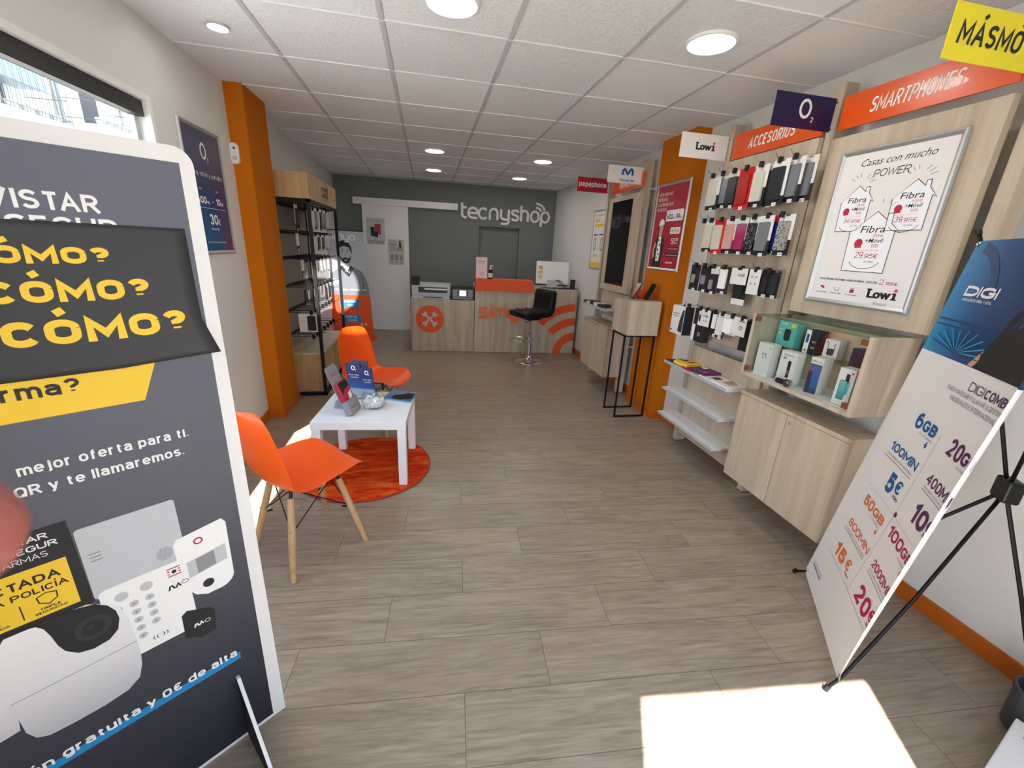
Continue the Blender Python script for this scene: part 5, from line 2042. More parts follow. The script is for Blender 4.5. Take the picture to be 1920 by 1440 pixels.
for (y, t__) in ((1.845, 'Sin permanencia'), (1.766, 'Compartir Gigas'), (1.686, 'Sin sorpresas')):
    m.text(t__, *lo(y, 1.346), .006, .058, F, d, .01, align='c')
m.use('print_charcoal').text('Simple', *lo(1.574, 1.318), .013, .062, F, d, -.01, slant=.3, bf=True)
d_lowi(m, F, 0, lo(1.610, 0)[0], lo(0, 1.346)[1], .90, d)
m.build('lettering', None, lp)

# --- accessories panel with wire pegs
an = thing('peg_panel', 'wood wall panel with four rows of wire pegs for phone accessories', 'panel', (2.035, 2.46, .91))
m = MB()
m.box((2.02, 2.112, .915), (2.048, 2.812, 2.112))
m.build('board', 'light_oak', an, bevel=.001)
PEGS = {0: (2.020, [2.80, 2.696, 2.587, 2.478, 2.36, 2.221, 2.10]), 1: (1.735, [2.821, 2.725, 2.62, 2.515, 2.42, 2.325, 2.215, 2.09]),
        2: (1.438, [2.815, 2.705, 2.605, 2.495, 2.335, 2.212, 2.135, 2.075]), 3: (1.145, [2.80, 2.66, 2.585, 2.50, 2.42, 2.325, 2.232])}
for r_, (z, ys) in PEGS.items():
    for y in ys:
        y = min(max(y, 2.12), 2.805) if r_ else min(max(y, 2.12), 2.80)
        m = MB()
        m.tube([(2.02, y, z), (1.905, y, z), (1.885, y, z + .010), (1.872, y, z + .028)], .0026, 6)
        pg = m.build('peg', 'chrome', an)
        m = MB()
        m.box((1.900, y - .010, z - .020), (1.922, y + .010, z + .012))
        m.build('peg_clip', 'black_plastic', pg, bevel=.003)


def rpack(r_, y, w_, h, lb, x=1.925, cat='hanging pack', drop=.004, **kw):
    z = PEGS[r_][0] - drop - h
    F = face_x(x, y + w_ / 2, z)
    return pack('accessory_pack', lb, cat, F, w_, h, group='accessory packs on the wood peg panel', **kw)


# top row
rpack(0, 2.785, .125, .215, 'pale phone case pack on the top peg row, at the pillar end', case='case_clear', low_f=.42)
rpack(0, 2.700, .105, .205, 'white card pack behind the pale case on the top peg row', x=1.945, case='case_smoke')
rpack(0, 2.590, .105, .215, 'dark phone case pack left of the red pack on the top peg row', case='case_dark', low_f=.5)
rpack(0, 2.475, .125, .232, 'red carded phone case on the top peg row', card='card_red', low='card_red', case='case_red', x=1.915)
rpack(0, 2.365, .115, .225, 'clear phone case pack right of the red pack on the top peg row', case='case_clear', low_f=.45)
rpack(0, 2.285, .085, .230, 'white edged pack in the middle of the top peg row', x=1.945, case='case_dark')
rpack(0, 2.205, .115, .232, 'black phone pouch pack on the top peg row', case='case_dark', x=1.912, card='white_card', low_f=.2)
rpack(0, 2.125, .105, .220, 'grey translucent case pack last on the top peg row', case='case_smoke', x=1.935)
rpack(0, 2.075, .100, .218, 'white edged spare pack behind the grey case on the top peg row', x=1.965, case='case_smoke')
# second row
rpack(1, 2.745, .115, .205, 'clear case pack showing a camera hole on the second peg row', case='case_clear', low_f=.3)
rpack(1, 2.635, .105, .215, 'red carded case on the second peg row', card='card_red', low='card_red', case='case_clear', x=1.915)
rpack(1, 2.530, .110, .210, 'rose pink case pack on the second peg row', case='case_rose')
rpack(1, 2.425, .105, .212, 'case pack fading from grey to magenta on the second peg row', case='case_fade')
rpack(1, 2.332, .095, .212, 'dark flowery case pack on the second peg row', case='case_floral')
rpack(1, 2.222, .108, .218, 'grey ring holder case pack on the second peg row', case='case_smoke', x=1.912)
rpack(1, 2.160, .090, .205, 'navy case pack with a red top on the second peg row', case='case_navy', x=1.940, card='card_red')
rpack(1, 2.092, .108, .212, 'leopard spotted case pack last on the second peg row', case='case_leopard', x=1.925)
# third row
for (y, lb) in ((2.818, 'black charger blister first on the third peg row'), (2.700, 'black charger blister second on the third peg row')):
    rpack(2, y, .110, .178, lb, card='print_black', low='print_black', case='print_grey', cw=.30, ch=(.28, .62), card_d=.001)
rpack(2, 2.610, .100, .182, 'black blister with a white card top third on the third peg row', card='white_card', low='print_black', case='print_grey', low_f=.72, cw=.3, ch=(.15, .5))
rpack(2, 2.500, .105, .170, 'white earphone case blister on the third peg row', card='print_black', low='print_black', case='white_letter', cw=.62, ch=(.18, .92))
rpack(2, 2.338, .140, .098, 'white memory card pack marked 64GB on the third peg row', x=1.90, low='white_card', price=False, text=[('64GB', .66, .5, .018, .055)])
rpack(2, 2.360, .115, .225, 'tall black box with white foot hanging below the memory card pack', x=1.945, card='print_black', low='white_card', case='print_black', low_f=.16, ch=(.3, .9), price=False)
rpack(2, 2.212, .092, .145, 'white earbuds pack on the third peg row', x=1.905, low='white_card', price=False, text=[('o  o', .5, .66, .014, .05), ('o  o', .5, .40, .014, .05)])
rpack(2, 2.150, .070, .150, 'black cable blister beside the white earbuds on the third peg row', card='print_black', low='print_black', case='print_black', x=1.93)
rpack(2, 2.092, .070, .150, 'black cable blister last on the third peg row', card='print_black', low='print_black', case='dark_plastic', x=1.94)
# bottom row
hb = thing('headphone_box', 'large white headphone box at the pillar end of the bottom peg row', 'box', (1.93, 2.89, .91), 'accessory packs on the wood peg panel')
F = face_x(1.895, 2.978, .912)
m = MB()
m.box((0, 0, -.075), (.165, .215, 0), F)
m.build('carton', 'white_card', hb, bevel=.0015)
m = MB().use('print_black')
m.text('AURICULARES', .060, .150, .010, .080, F, .001, .02, align='c')
m.text('BLUETOOTH', .060, .132, .010, .072, F, .001, .02, align='c')
m.use('print_charcoal').poly([(.105, .03), (.125, .02), (.16, .02), (.16, .19), (.14, .19), (.115, .11)], F, .001)
m.use('print_black').disc(.018, .024, .010, F, .001, 14)
m.build('printing', None, hb)
m = MB()
m.box((.165, 0, -.075), (.1665, .215, 0), F)
m.build('black_side', 'print_black', hb)
m = MB()
m.tube([F.p(.10, .212, -.03), F.p(.10, .232, -.03)], .004, 6)
m.box((.085, .214, -.034), (.115, .222, -.026), F)
m.build('hang_tab', 'black_plastic', hb)
hb2 = thing('charger_box', 'black box with a white round mark next to the large headphone box', 'box', (1.94, 2.68, .9), 'accessory packs on the wood peg panel')
F = face_x(1.925, 2.735, .900)
m = MB()
m.box((0, 0, -.05), (.135, .235, 0), F)
m.build('carton', 'print_black', hb2, bevel=.0015)
m = MB().use('white_letter')
m.stroke(arc(.085, .055, .011, 0, 360, 14), .004, F, .001)
m.rect(0, 0, .03, .12, F, .001)
m.rect(.05, .12, .10, .225, F, .001)
m.use('print_charcoal').disc(.07, .17, .018, F, .0015, 14, .028)
m.build('printing', None, hb2)
rpack(3, 2.585, .098, .115, 'white adaptor card on the bottom peg row', x=1.905, low='white_card', price=False, text=[('USB HUB', .5, .30, .008, .05), ('~o', .5, .55, .022, .06)])
rpack(3, 2.500, .080, .165, 'white cable blister on the bottom peg row', x=1.93, card='print_black', case='white_letter', cw=.5, ch=(.3, .9))
rpack(3, 2.425, .080, .165, 'tall white card pack in the middle of the bottom peg row', x=1.915, case='white_card', low='print_charcoal')
rpack(3, 2.330, .105, .125, 'crinkled white cable pack on the bottom peg row', x=1.915, low='white_card', case='white_letter', case_d=.03, price=False)
rpack(3, 2.232, .085, .112, 'white wall charger card last on the bottom peg row', x=1.905, low='white_card', price=False, text=[('CARGADOR', .5, .78, .008, .06), ('o', .5, .35, .03, .03)])
rpack(3, 2.225, .085, .205, 'black pack hanging behind the white wall charger card', x=1.945, card='print_black', low='print_black', price=False)

# --- lower panel and three shelves
lpn = thing('wall_panel', 'low wood panel behind the three white leaflet shelves', 'panel', (2.04, 2.46, .1))
m = MB()
m.box((2.03, 2.112, .10), (2.048, 2.822, .838))
m.build('board', 'light_oak', lpn, bevel=.001)


def shelf(z, x0, y0, y1, label, mt='white_lacquer', xb=2.03, cat='shelf', group=None):
    t_ = thing('shelf', label, cat, ((x0 + xb) / 2, (y0 + y1) / 2, z), group)
    m = MB()
    m.box((x0, y0, z - .018), (xb, y1, z))
    m.build('board', mt, t_, bevel=.001)
    m = MB()
    m.box((x0 - .003, y0, z - .018), (x0, y1, z + .004))
    m.build('front_lip', 'clear_acrylic' if mt == 'white_lacquer' else mt, t_)
    return t_


shelf(.690, 1.865, 2.19, 2.935, 'top white shelf covered with magazines', group='white leaflet shelves')
shelf(.475, 1.868, 2.205, 2.90, 'middle white shelf standing empty under the magazines', group='white leaflet shelves')
shelf(.262, 1.862, 2.20, 2.90, 'lowest white shelf standing empty near the floor', group='white leaflet shelves')


def magazine(label, x, y, z, w_, l_, rz, col, bits, th=.006):
    x += .006
    z += .0006
    F = Fr((x, y, z), (math.cos(rz), math.sin(rz), 0), (-math.sin(rz), math.cos(rz), 0), (0, 0, 1))
    t_ = thing('magazine', label, 'magazine', (x, y, z), 'magazines on the top white shelf')
    m = MB()
    m.box((-w_ / 2, -l_ / 2, 0), (w_ / 2, l_ / 2, th), F)
    m.build('pages', col, t_, bevel=.001)
    m = MB()
    bits(m, F, th + .0006)
    m.build('cover_print', None, t_)


def bk(*ops):
    def f(m, F, d):
        for (mt, *q) in ops:
            m.use(mt)
            if isinstance(q[0], str):
                m.text(q[0], q[1], q[2], q[3], q[4], F, d, .03, align='c')
            else:
                m.rect(*q, F, d)
    return f


RM = R(-90)
magazine('dark and white magazine at the pillar end of the top white shelf', 1.945, 2.87, .690, .12, .15, RM, 'print_charcoal', bk(('white_letter', -.05, .0, .0, .03), ('print_red', .02, .03, .06, .07)))
magazine('yellow magazine on the top white shelf', 1.945, 2.745, .7005, .14, .155, R(-80), 'print_yellow', bk(('print_black', -.055, -.02, -.02, .04), ('print_red', .0, -.02, .04, .05)), .020)
magazine('red magazine under the purple one on the top white shelf', 1.940, 2.645, .690, .13, .155, R(-100), 'print_red', bk(('print_purple', -.06, -.06, .0, .06),), .010)
magazine('purple magazine with white mark on the top white shelf', 1.948, 2.54, .700, .17, .15, R(-86), 'print_purple', bk(('white_letter', -.075, .02, -.03, .06), ('print_pink', .02, -.05, .06, -.02)), .014)
magazine('white magazine with a yellow edge on the top white shelf', 1.945, 2.42, .690, .15, .15, R(-95), 'white_print', bk(('print_yellow', -.075, -.07, -.03, .07), ('print_charcoal', .0, -.03, .06, .03)), .008)
magazine('white magazine with brown pictures on the top white shelf, nearest the glass case', 1.945, 2.275, .690, .16, .15, R(-90), 'white_print', bk(('beech_leg', -.04, -.03, .05, .04), ('print_charcoal', -.06, .045, .0, .055)), .012)

# --- glass showcase with phone boxes
vx0, vx1, vy0, vy1, vz0, vz1 = 1.80, 2.048, 1.355, 2.03, .850, 1.205
gc = thing('glass_showcase', 'wood and glass wall showcase full of phone boxes', 'showcase', (1.93, 1.69, vz0))
for (y0, y1) in ((vy0, vy0 + .02), (vy1 - .02, vy1)):
    m = MB()
    m.box((vx0, y0, vz0), (vx1, y1, vz1))
    m.build('side_panel', 'light_oak', gc, bevel=.001)
m = MB()
m.box((vx0, vy0 + .02, vz0), (vx1, vy1 - .02, vz0 + .02))
m.build('bottom_panel', 'light_oak', gc)
m = MB()
m.box((vx0 + .008, vy0 + .02, vz0 + .0205), (vx1 - .012, vy1 - .02, vz0 + .0225))
m.build('floor_liner', 'white_lacquer', gc)
m = MB()
m.box((vx1 - .012, vy0 + .02, vz0 + .02), (vx1, vy1 - .02, vz1))
m.build('rear_panel', 'light_oak', gc)
m = MB()
m.box((vx0, vy0 + .02, vz1 - .008), (vx1 - .012, vy1 - .02, vz1))
m.build('glass_top', 'green_glass', gc)
m = MB()
m.box((vx0 + .13, vy0 + .02, 1.030), (vx1 - .012, vy1 - .02, 1.035))
m.build('glass_shelf', 'green_glass', gc)
ym = (vy0 + vy1) / 2
for (y0, y1) in ((vy0 + .021, ym - .001), (ym + .001, vy1 - .021)):
    m = MB()
    m.box((vx0 + .002, y0, vz0 + .022), (vx0 + .007, y1, vz1 - .009))
    gd = m.build('glass_door', 'clear_glass', gc)
    yy = y0 if y0 < ym - .1 else y1
    for z in (vz0 + .03, vz1 - .04):
        m = MB()
        s_ = 1 if yy == y0 else -1
        m.box((vx0 - .004, min(yy, yy + s_ * .028), z), (vx0 + .014, max(yy, yy + s_ * .028), z + .026))
        m.build('hinge', 'copper_plastic', gd, bevel=.002)
m = MB()
m.tube([(vx0 - .006, ym + .012, vz0 + .045), (vx0 + .012, ym + .012, vz0 + .045)], .021, 18)
m.tube([(vx0 - .012, ym + .012, vz0 + .045), (vx0 - .006, ym + .012, vz0 + .045)], .010, 14)
m.build('door_lock', 'chrome', gc)


def carton(name, label, y0, y1, z0, h, x0, dp, face, draws, side='white_card', rz=0.0, cat='box', grp='boxes in the glass showcase'):
    """box standing in the case, front towards the aisle; y1 is its far edge."""
    w_ = y1 - y0
    c, s = math.cos(rz), math.sin(rz)
    F = Fr((x0, y1, z0), (s, -c, 0), (0, 0, 1))
    t_ = thing(name, label, cat, F.p(w_ / 2, 0, -dp / 2), grp)
    m = MB()
    m.box((0, 0, -dp), (w_, h, 0), F)
    m.build('carton', side, t_, bevel=.001)
    m = MB()
    if face != side:
        m.use(face).rect(.001, .001, w_ - .001, h - .001, F, .0004)
    for fn in draws:
        fn(m, F)
    if m.f:
        m.build('printing', None, t_)
    return t_


def tx(b, u, v, h, w_=None, mt='print_charcoal', bold=.0, al='c'):
    return lambda m, F: m.use(mt).text(b, u, v, h, w_, F, .001, bold, align=al)


def rc(mt, *q):
    return lambda m, F: m.use(mt).rect(*q, F, .0009)


def rr(mt, u0, v0, u1, v1, r_, d=.0009):
    return lambda m, F: m.use(mt).poly(rrect(u0, v0, u1, v1, r_), F, d)


gradient('phone_teal', [(0.0, '2a2f4a'), (.4, '4fa8b0'), (1.0, '7fd0c8')], 2, 0, .17, .3)
gradient('phone_blue', [(0.0, '1c2c50'), (.5, '4b6a9c'), (1.0, '3a3f60')], 2, 0, .17, .3)
zb = vz0 + .0226
carton('phone_box', 'plain white phone box marked 11, nearest the magazines in the glass case', 1.878, 1.977, zb, .180, 1.832, .055, 'white_card', [tx('11', .05, .095, .032, .036), rc('print_light_grey', .02, .018, .08, .020), rc('print_grey', .082, .155, .090, .163)])
carton('phone_box', 'white phone box with a slim dark phone pictured, second in the glass case', 1.722, 1.818, zb, .172, 1.835, .055, 'white_card', [rr('print_black', .052, .035, .070, .125, .004), rc('print_skin', .053, .05, .069, .075), tx('a02', .028, .128, .016, .018, bold=.02), rc('print_grey', .02, .150, .075, .154)], rz=R(5))
carton('phone_box', 'tall white phone box with a blue phone picture beside the black strip box', 1.585, 1.642, zb, .180, 1.842, .075, 'phone_blue', [rc('white_card', .0, .148, .057, .18), tx('OPPO A54s', .029, .155, .011, .048, bold=.03), rr('print_digi_blue', .022, .03, .052, .125, .005), rc('print_navy', .0, .0, .02, .11)], rz=R(12))
carton('phone_box', 'white phone box with a teal phone picture, nearest the blue banner', 1.415, 1.485, zb, .172, 1.835, .060, 'white_card', [rr('print_black', .014, .028, .046, .118, .005), rr('phone_teal', .016, .030, .044, .116, .004, .0012), rr('phone_teal', .036, .055, .056, .118, .004, .0007), rr('print_black', .034, .112, .050, .150, .003), rc('print_red', .054, .150, .062, .158)], rz=R(8))
zs = 1.0352
carton('router_box', 'turquoise gadget box on the glass shelf of the showcase', 1.868, 1.992, zs, .140, 1.945, .050, 'print_teal', [rr('dark_plastic', .050, .035, .092, .100, .012), tx('tp-link', .040, .120, .010, .042, 'white_letter', .03), rc('white_letter', .012, .090, .035, .093), rc('print_yellow', .015, .065, .028, .078), rr('print_yellow', .085, .110, .115, .130, .009)], side='print_teal')
carton('watch_box', 'narrow black and white box on the glass shelf of the showcase', 1.732, 1.806, zs, .122, 1.945, .060, 'print_black', [rc('white_letter', .0, .0, .030, .122), rr('print_digi_blue', .007, .055, .023, .100, .003, .0013), rc('print_black', .010, .01, .020, .02), rc('print_grey', .045, .03, .065, .04), rc('print_grey', .045, .06, .065, .07)], side='print_black')
carton('router_box', 'white router box with a grey aerial router picture on the glass shelf', 1.630, 1.696, zs, .095, 1.952, .065, 'white_card', [rr('print_charcoal', .018, .018, .050, .052, .008), rc('print_charcoal', .017, .045, .0195, .08), rc('print_charcoal', .048, .045, .0505, .08), rc('print_red', .006, .078, .014, .086)], rz=R(14))
carton('speaker_box', 'dark blue speaker box on the glass shelf, nearest the blue banner', 1.455, 1.545, zs, .085, 1.945, .06, 'print_navy', [rr('print_black', .020, .008, .085, .062, .015)], side='print_navy')
m = MB()
F = face_x(1.818, 1.800, zb)
wt = thing('smart_band', 'small black fitness band lying at the front of the glass case', 'fitness band', F.p(.02, 0))
m.prism(rrect(0, 0, .048, .026, .010), -.012, 0, F)
m.build('band', 'black_plastic', wt, bevel=.002)
m = MB()
m.poly(rrect(.010, .005, .038, .021, .004), F, .0006)
m.build('screen', 'dark_plastic', wt)
ptg = thing('price_card', 'small white price card lying at the banner end of the glass case', 'price card', (1.83, 1.40, zb))
m = MB()
m.box((1.812, 1.385, zb), (1.870, 1.50, zb + .003))
m.build('card', 'white_card', ptg)

# --- cupboards under the panels
def cupboard(label, x0, y0, y1, z0, z1, two):
    t_ = thing('cupboard', label, 'cupboard', ((x0 + 2.05) / 2, (y0 + y1) / 2, z0))
    m = MB()
    m.box((x0 + .018, y0 + .001, z0 + .001), (2.046, y1 - .001, z1 - .024))
    m.build('body', 'light_oak', t_)
    m = MB()
    m.box((x0 - .004, y0 - .004, z1 - .022), (2.046, y1 + .004, z1))
    m.build('top_board', 'light_oak', t_, bevel=.001)
    ym = (y0 + y1) / 2
    for (a, b) in (((y0, ym - .001), (ym + .001, y1)) if two else ((y0, y1),)):
        m = MB()
        m.box((x0, a + .001, z0), (x0 + .017, b - .001, z1 - .025))
        dr = m.build('door', 'light_oak', t_, bevel=.0008)
        if b < ym + .01 or not two:
            yk = b - .025 if two else ym
            m = MB()
            m.tube([(x0 - .006, yk, z1 - .06), (x0 + .002, yk, z1 - .06)], .009, 16)
            lk = m.build('lock', 'brushed_steel', dr)
    return t_


cupboard('wide two door wood cupboard under the glass showcase', 1.85, 1.352, 2.04, .185, .745, True)
cupboard('wood cupboard with a small lock under the black screen', 1.85, 4.02, 4.73, .195, .748, False)

# --- wall screen unit
tv = thing('wall_screen', 'tall black screen set in a wood surround', 'screen', (2.02, 4.37, 1.09))
m = MB()
F = face_x(2.0, 4.722, 1.088)
W_, H_ = .702, .965
a0, a1, b0, b1 = .100, .582, .067, .920
m.box((0, 0, -.045), (a0, H_, 0), F)
m.box((a1, 0, -.045), (W_, H_, 0), F)
m.box((a0, 0, -.045), (a1, b0, 0), F)
m.box((a0, b1, -.045), (a1, H_, 0), F)
m.build('surround', 'light_oak', tv)
m = MB()
m.box((a0, b0, -.040), (a1, b1, -.004), F)
m.build('screen', 'screen_glass', tv)
lp2 = thing('wall_panel', 'short wood panel between the black screen and the leaflet shelf', 'panel', (2.04, 4.37, .8))
m = MB()
m.box((2.03, 4.03, .80), (2.048, 4.72, 1.07))
m.build('board', 'light_oak', lp2)
shelf(.925, 1.80, 4.045, 4.715, 'narrow grey leaflet shelf under the black screen', mt='silver_plastic')
lfx = thing('leaflet_pile', 'flat heap of leaflets on the shelf under the black screen', 'leaflets', (1.9, 4.5, .925))
for k, (y, mt_, h_) in enumerate(((4.66, 'print_charcoal', .025), (4.56, 'leaflet_cream', .020), (4.46, 'print_charcoal', .032), (4.35, 'white_card', .030), (4.24, 'print_charcoal', .028))):
    m = MB()
    m.box((1.81, y - .055, .9255), (1.93 + .01 * (k % 2), y + .05, .9255 + h_))
    m.build('leaflets', mt_, lfx, bevel=.002)
m = MB()
m.tube([(1.88, 4.17, .93), (1.86, 4.15, .96), (1.83, 4.12, .975), (1.81, 4.08, .95), (1.82, 4.07, .93)], .004, 6)
m.build('cable', 'black_plastic', lfx)

# yellow tariff poster on the far wall
F = face_x(2.196, 5.625, 1.275)
yp, d = snap_frame('wall_poster', 'white and yellow tariff poster half hidden behind the black screen', F, .50, .735, 'white_print', 'brushed_steel')
m = MB().use('print_grey')
m.text('Tu mundo en una', .25, .655, .022, .36, F, d, .02, align='c')
m.use('print_yellow')
m.rect(.06, .585, .23, .615, F, d)
m.rect(.06, .525, .36, .560, F, d)
m.rect(.10, .155, .24, .18, F, d)
m.rect(.024, .024, .476, .085, F, d)
m.use('print_charcoal').rect(.06, .420, .20, .435, F, d)
m.rect(.24, .420, .40, .435, F, d)
m.stroke(arc(.12, .31, .030, 0, 360, 24, .075), .014, F, d, closed=False)
m.stroke(arc(.34, .31, .030, 0, 360, 24, .075), .014, F, d, closed=False)
m.build('lettering', None, yp)

# red tariff poster on the pillar
F = face_x(PX - .001, 3.805, 1.357)
rpst, d = snap_frame('wall_poster', 'crimson tariff poster with a person in a cap on the orange pillar', F, .515, .733, 'sign_red', 'brushed_steel')


def rl(y, z):
    return 3.805 - y, z - 1.357


m = MB().use('white_letter')
for k, (t__, w_) in enumerate((('NO TE CONTAMOS', .225), ('PELÍCULAS,', .15), ('A NO SER QUE SEAN', .25), ('DE NETFLIX', .15))):
    m.text(t__, .050, .628 - .042 * k, .026, w_, F, d, .012)
m.poly(rrect(.215, .415, .475, .505, .012), F, d)
m.poly(rrect(.315, .310, .465, .362, .008), F, d)
m.text('+', .39, .378, .018, None, F, d, .03, align='c')
m.text('50', .350, .225, .050, .062, F, d, .012)
m.text(',90', .415, .250, .026, .040, F, d, .02)
m.text('€/mes', .415, .227, .012, .040, F, d, .01)
m.text('pepephone', .365, .066, .017, .11, F, d, .04, align='c')
m.use('print_black')
m.text('600', .232, .430, .042, .085, F, d + .0006, .035)
m.text('Mb', .320, .430, .018, None, F, d + .0006, .02)
m.text('+', .355, .440, .02, None, F, d + .0006, .03, align='c')
m.text('99', .372, .430, .042, .055, F, d + .0006, .035)
m.text('GB', .430, .430, .020, None, F, d + .0006, .02)
m.text('Fibra', .27, .486, .012, None, F, d + .0006, 0, align='c')
m.text('Móvil', .41, .486, .012, None, F, d + .0006, 0, align='c')
m.text('NETFLIX', .39, .322, .028, .125, F, d + .0006, .012, align='c')
m.rect(.325, .175, .487, .200, F, d)
m.rect(.290, .122, .487, .150, F, d)
m.use('white_letter')
m.text('Precio definitivo', .405, .182, .010, .14, F, d + .0006, .02, align='c')
m.text('Sin compromiso', .39, .130, .010, .17, F, d + .0006, .02, align='c')
m.build('lettering', None, rpst)
m = MB().use('print_black')
m.poly([(.075, .03), (.080, .16), (.085, .25), (.12, .30), (.20, .30), (.235, .26), (.245, .16), (.225, .10), (.225, .03)], F, d)
m.use('white_letter').poly([(.140, .295), (.185, .295), (.195, .16), (.190, .08), (.135, .08), (.130, .16)], F, d + .0004)
m.use('print_black')
for (x, y, r_) in ((.15, .26, .010), (.175, .22, .012), (.15, .18, .012), (.172, .14, .010), (.15, .11, .010)):
    m.disc(x, y, r_, F, d + .0007, 10)
m.use('print_skin')
m.poly([(.135, .30), (.140, .34), (.185, .34), (.190, .30)], F, d + .0004)
m.disc(.163, .372, .034, F, d + .0005, 20, .045)
m.poly([(.085, .25), (.060, .16), (.085, .10), (.105, .12), (.09, .17), (.115, .22)], F, d + .0003)
m.use('white_letter').poly(arc(.163, .395, .042, 0, 180, 12, .042) + [(.115, .388), (.125, .380), (.205, .392)], F, d + .0009)
m.use('print_black').poly([(.118, .388), (.108, .36), (.122, .335), (.130, .37)], F, d + .0007)
m.poly([(.205, .39), (.213, .36), (.203, .335), (.197, .37)], F, d + .0007)
m.build('printed_person', None, rpst)

# --- display plinth with two phones
pl = thing('display_plinth', 'pale wood box on thin black metal legs with phones on top', 'display stand', (1.88, 3.52, 0))
m = MB()
m.box((1.738, 3.370, .792), (2.030, 3.700, 1.096))
m.build('box', 'light_oak', pl, bevel=.001)
q = .014
for y in (3.384, 3.624):
    for (a, b) in (((1.722, y, 0), (1.722 + q, y + q, .792)), ((2.024 - q, y, 0), (2.024, y + q, .792))):
        m = MB()
        m.box(a, b)
        m.build('leg', 'black_metal', pl)
    m = MB()
    m.box((1.722 + q, y, 0), (2.024 - q, y + q, q))
    m.build('foot_bar', 'black_metal', pl)
m = MB()
for x in (1.722, 2.024 - q):
    m.box((x, 3.384 + q, .778), (x + q, 3.624, .792))
for y in (3.384, 3.624):
    m.box((1.722 + q, y, .778), (2.024 - q, y + q, .792))
m.build('top_frame', 'black_metal', pl)


def phone(label, x, y, lit):
    F = Fr((x, y + .037, 1.102), (0, -1, 0), Vector((.45, 0, .90)))
    t_ = thing('smartphone', label, 'phone', (x + .03, y, 1.096), 'phones on the display plinth')
    m = MB()
    m.prism(rrect(0, 0, .075, .155, .010), -.009, 0, F)
    m.build('case', 'black_plastic', t_, bevel=.0015)
    m = MB()
    m.poly(rrect(.003, .004, .072, .151, .008), F, .0006)
    m.build('screen', lit, t_)
    m = MB()
    m.prism([(x - .008, 1.0965), (x + .085, 1.0965), (x + .064, 1.20), (x + .056, 1.20), (x + .012, 1.11), (x - .008, 1.106)], -.025, .025, Fr((0, y, 0), (1, 0, 0), (0, 0, 1)))
    m.build('stand', 'clear_acrylic', t_)


gradient('phone_photo', [(0.0, '3a2a2c'), (.45, 'b06a60'), (1.0, 'd8b4a8')], 2, 0, .14, .25)
phone('phone showing a pink picture on the wood plinth, farther from the pillar', 1.822, 3.56, 'phone_photo')
phone('phone with a dark screen on the wood plinth, nearer the red poster', 1.930, 3.50, 'screen_glass')
oc = thing('price_holder', 'orange price card between the phone stands on the wood plinth', 'price card', (1.99, 3.62, 1.096))
m = MB()
m.box((1.93, 3.66, 1.0965), (2.02, 3.672, 1.175))
m.build('card', 'banner_orange', oc)
m = MB()
m.box((1.93, 3.64, 1.0965), (2.02, 3.6598, 1.104))
m.build('holder_base', 'clear_acrylic', oc)

# --- cross-frame banner near the door
XN = Vector((-.8113, .5846, 0))
XU = Vector((-.5846, -.8113, 0))
tt = R(6.5)
XV = Vector((0, 0, 1)) * math.cos(tt) - XN * math.sin(tt)
XF = Fr((1.812, 1.335, .04), XU, XV)
xb = thing('x_banner', 'blue and white mobile tariff banner on a black cross frame by the entrance', 'banner', (1.64, 1.10, 0))
XW, XH = .628, 1.56
XE = .604


def bow(u, v):
    """the sheet is a little slack: it bulges back in the middle."""
    q = (u / XW - .5) * 2
    return -.016 * (1 - min(1, q * q)) * math.sin(math.pi * min(1, max(0, v / XH)))


def bp(u, v, d=0.0):
    """its near edge rolls forward between the two eyelets."""
    k = math.sin(math.pi * min(1, max(0, v / XH))) ** .35 if 0 < v < XH else 0.0
    if u > XE and k > 0:
        r = .011
        a = (u - XE) / r * k
        ue = XE + r / k * math.sin(a) if k > .02 else u
        return XF.p(ue, v, d * math.cos(a) + r / k * (1 - math.cos(a)) + bow(XE, v))
    return XF.p(u, v, d + bow(u, v))


class XMB(MB):
    """mesh laid on the slack sheet: subdivide flat shapes along the sheet."""

    def add(s, vs, fs):
        out = []
        for v in vs:
            q = Vector(v) - XF.o
            u_, v_, d_ = q.dot(XF.u), q.dot(XF.v), q.dot(XF.n)
            out.append(bp(u_, v_, d_))
        return MB.add(s, out, fs)


NU, NV = 40, 26
vw = 1.155
rowsA = [[bp(XW * i / NU, v) for i in range(NU + 1)] for v in [vw * k / 20 for k in range(21)]]
m = MB()
m.grid(rowsA)
m.build('white_field', 'white_print', xb, smooth=True)
mm = mat('digi_blue', '1378b4', .3)
g = NG(mm)
sep = g.n('SeparateXYZ')
g.l(g.obj(), sep.inputs[0])
g.base(g.ramp(g.m('ADD', g.m('MULTIPLY', sep.outputs[1], 2.1), .45), [(0.0, '0b2b5c'), (.40, '0c4480'), (.66, '1878b4'), (.90, '3aa9da')]))
m = MB()
m.grid([[bp(XW * i / NU, v) for i in range(NU + 1)] for v in [vw + (XH - vw) * k / 10 for k in range(11)]])
m.build('blue_field', 'digi_blue', xb, smooth=True)


def grid_poly(m, u0, v0, u1, v1, d, n=6):
    m.grid([[bp(u0 + (u1 - u0) * i / n, v0 + (v1 - v0) * k / n, d) for i in range(n + 1)] for k in range(n + 1)])


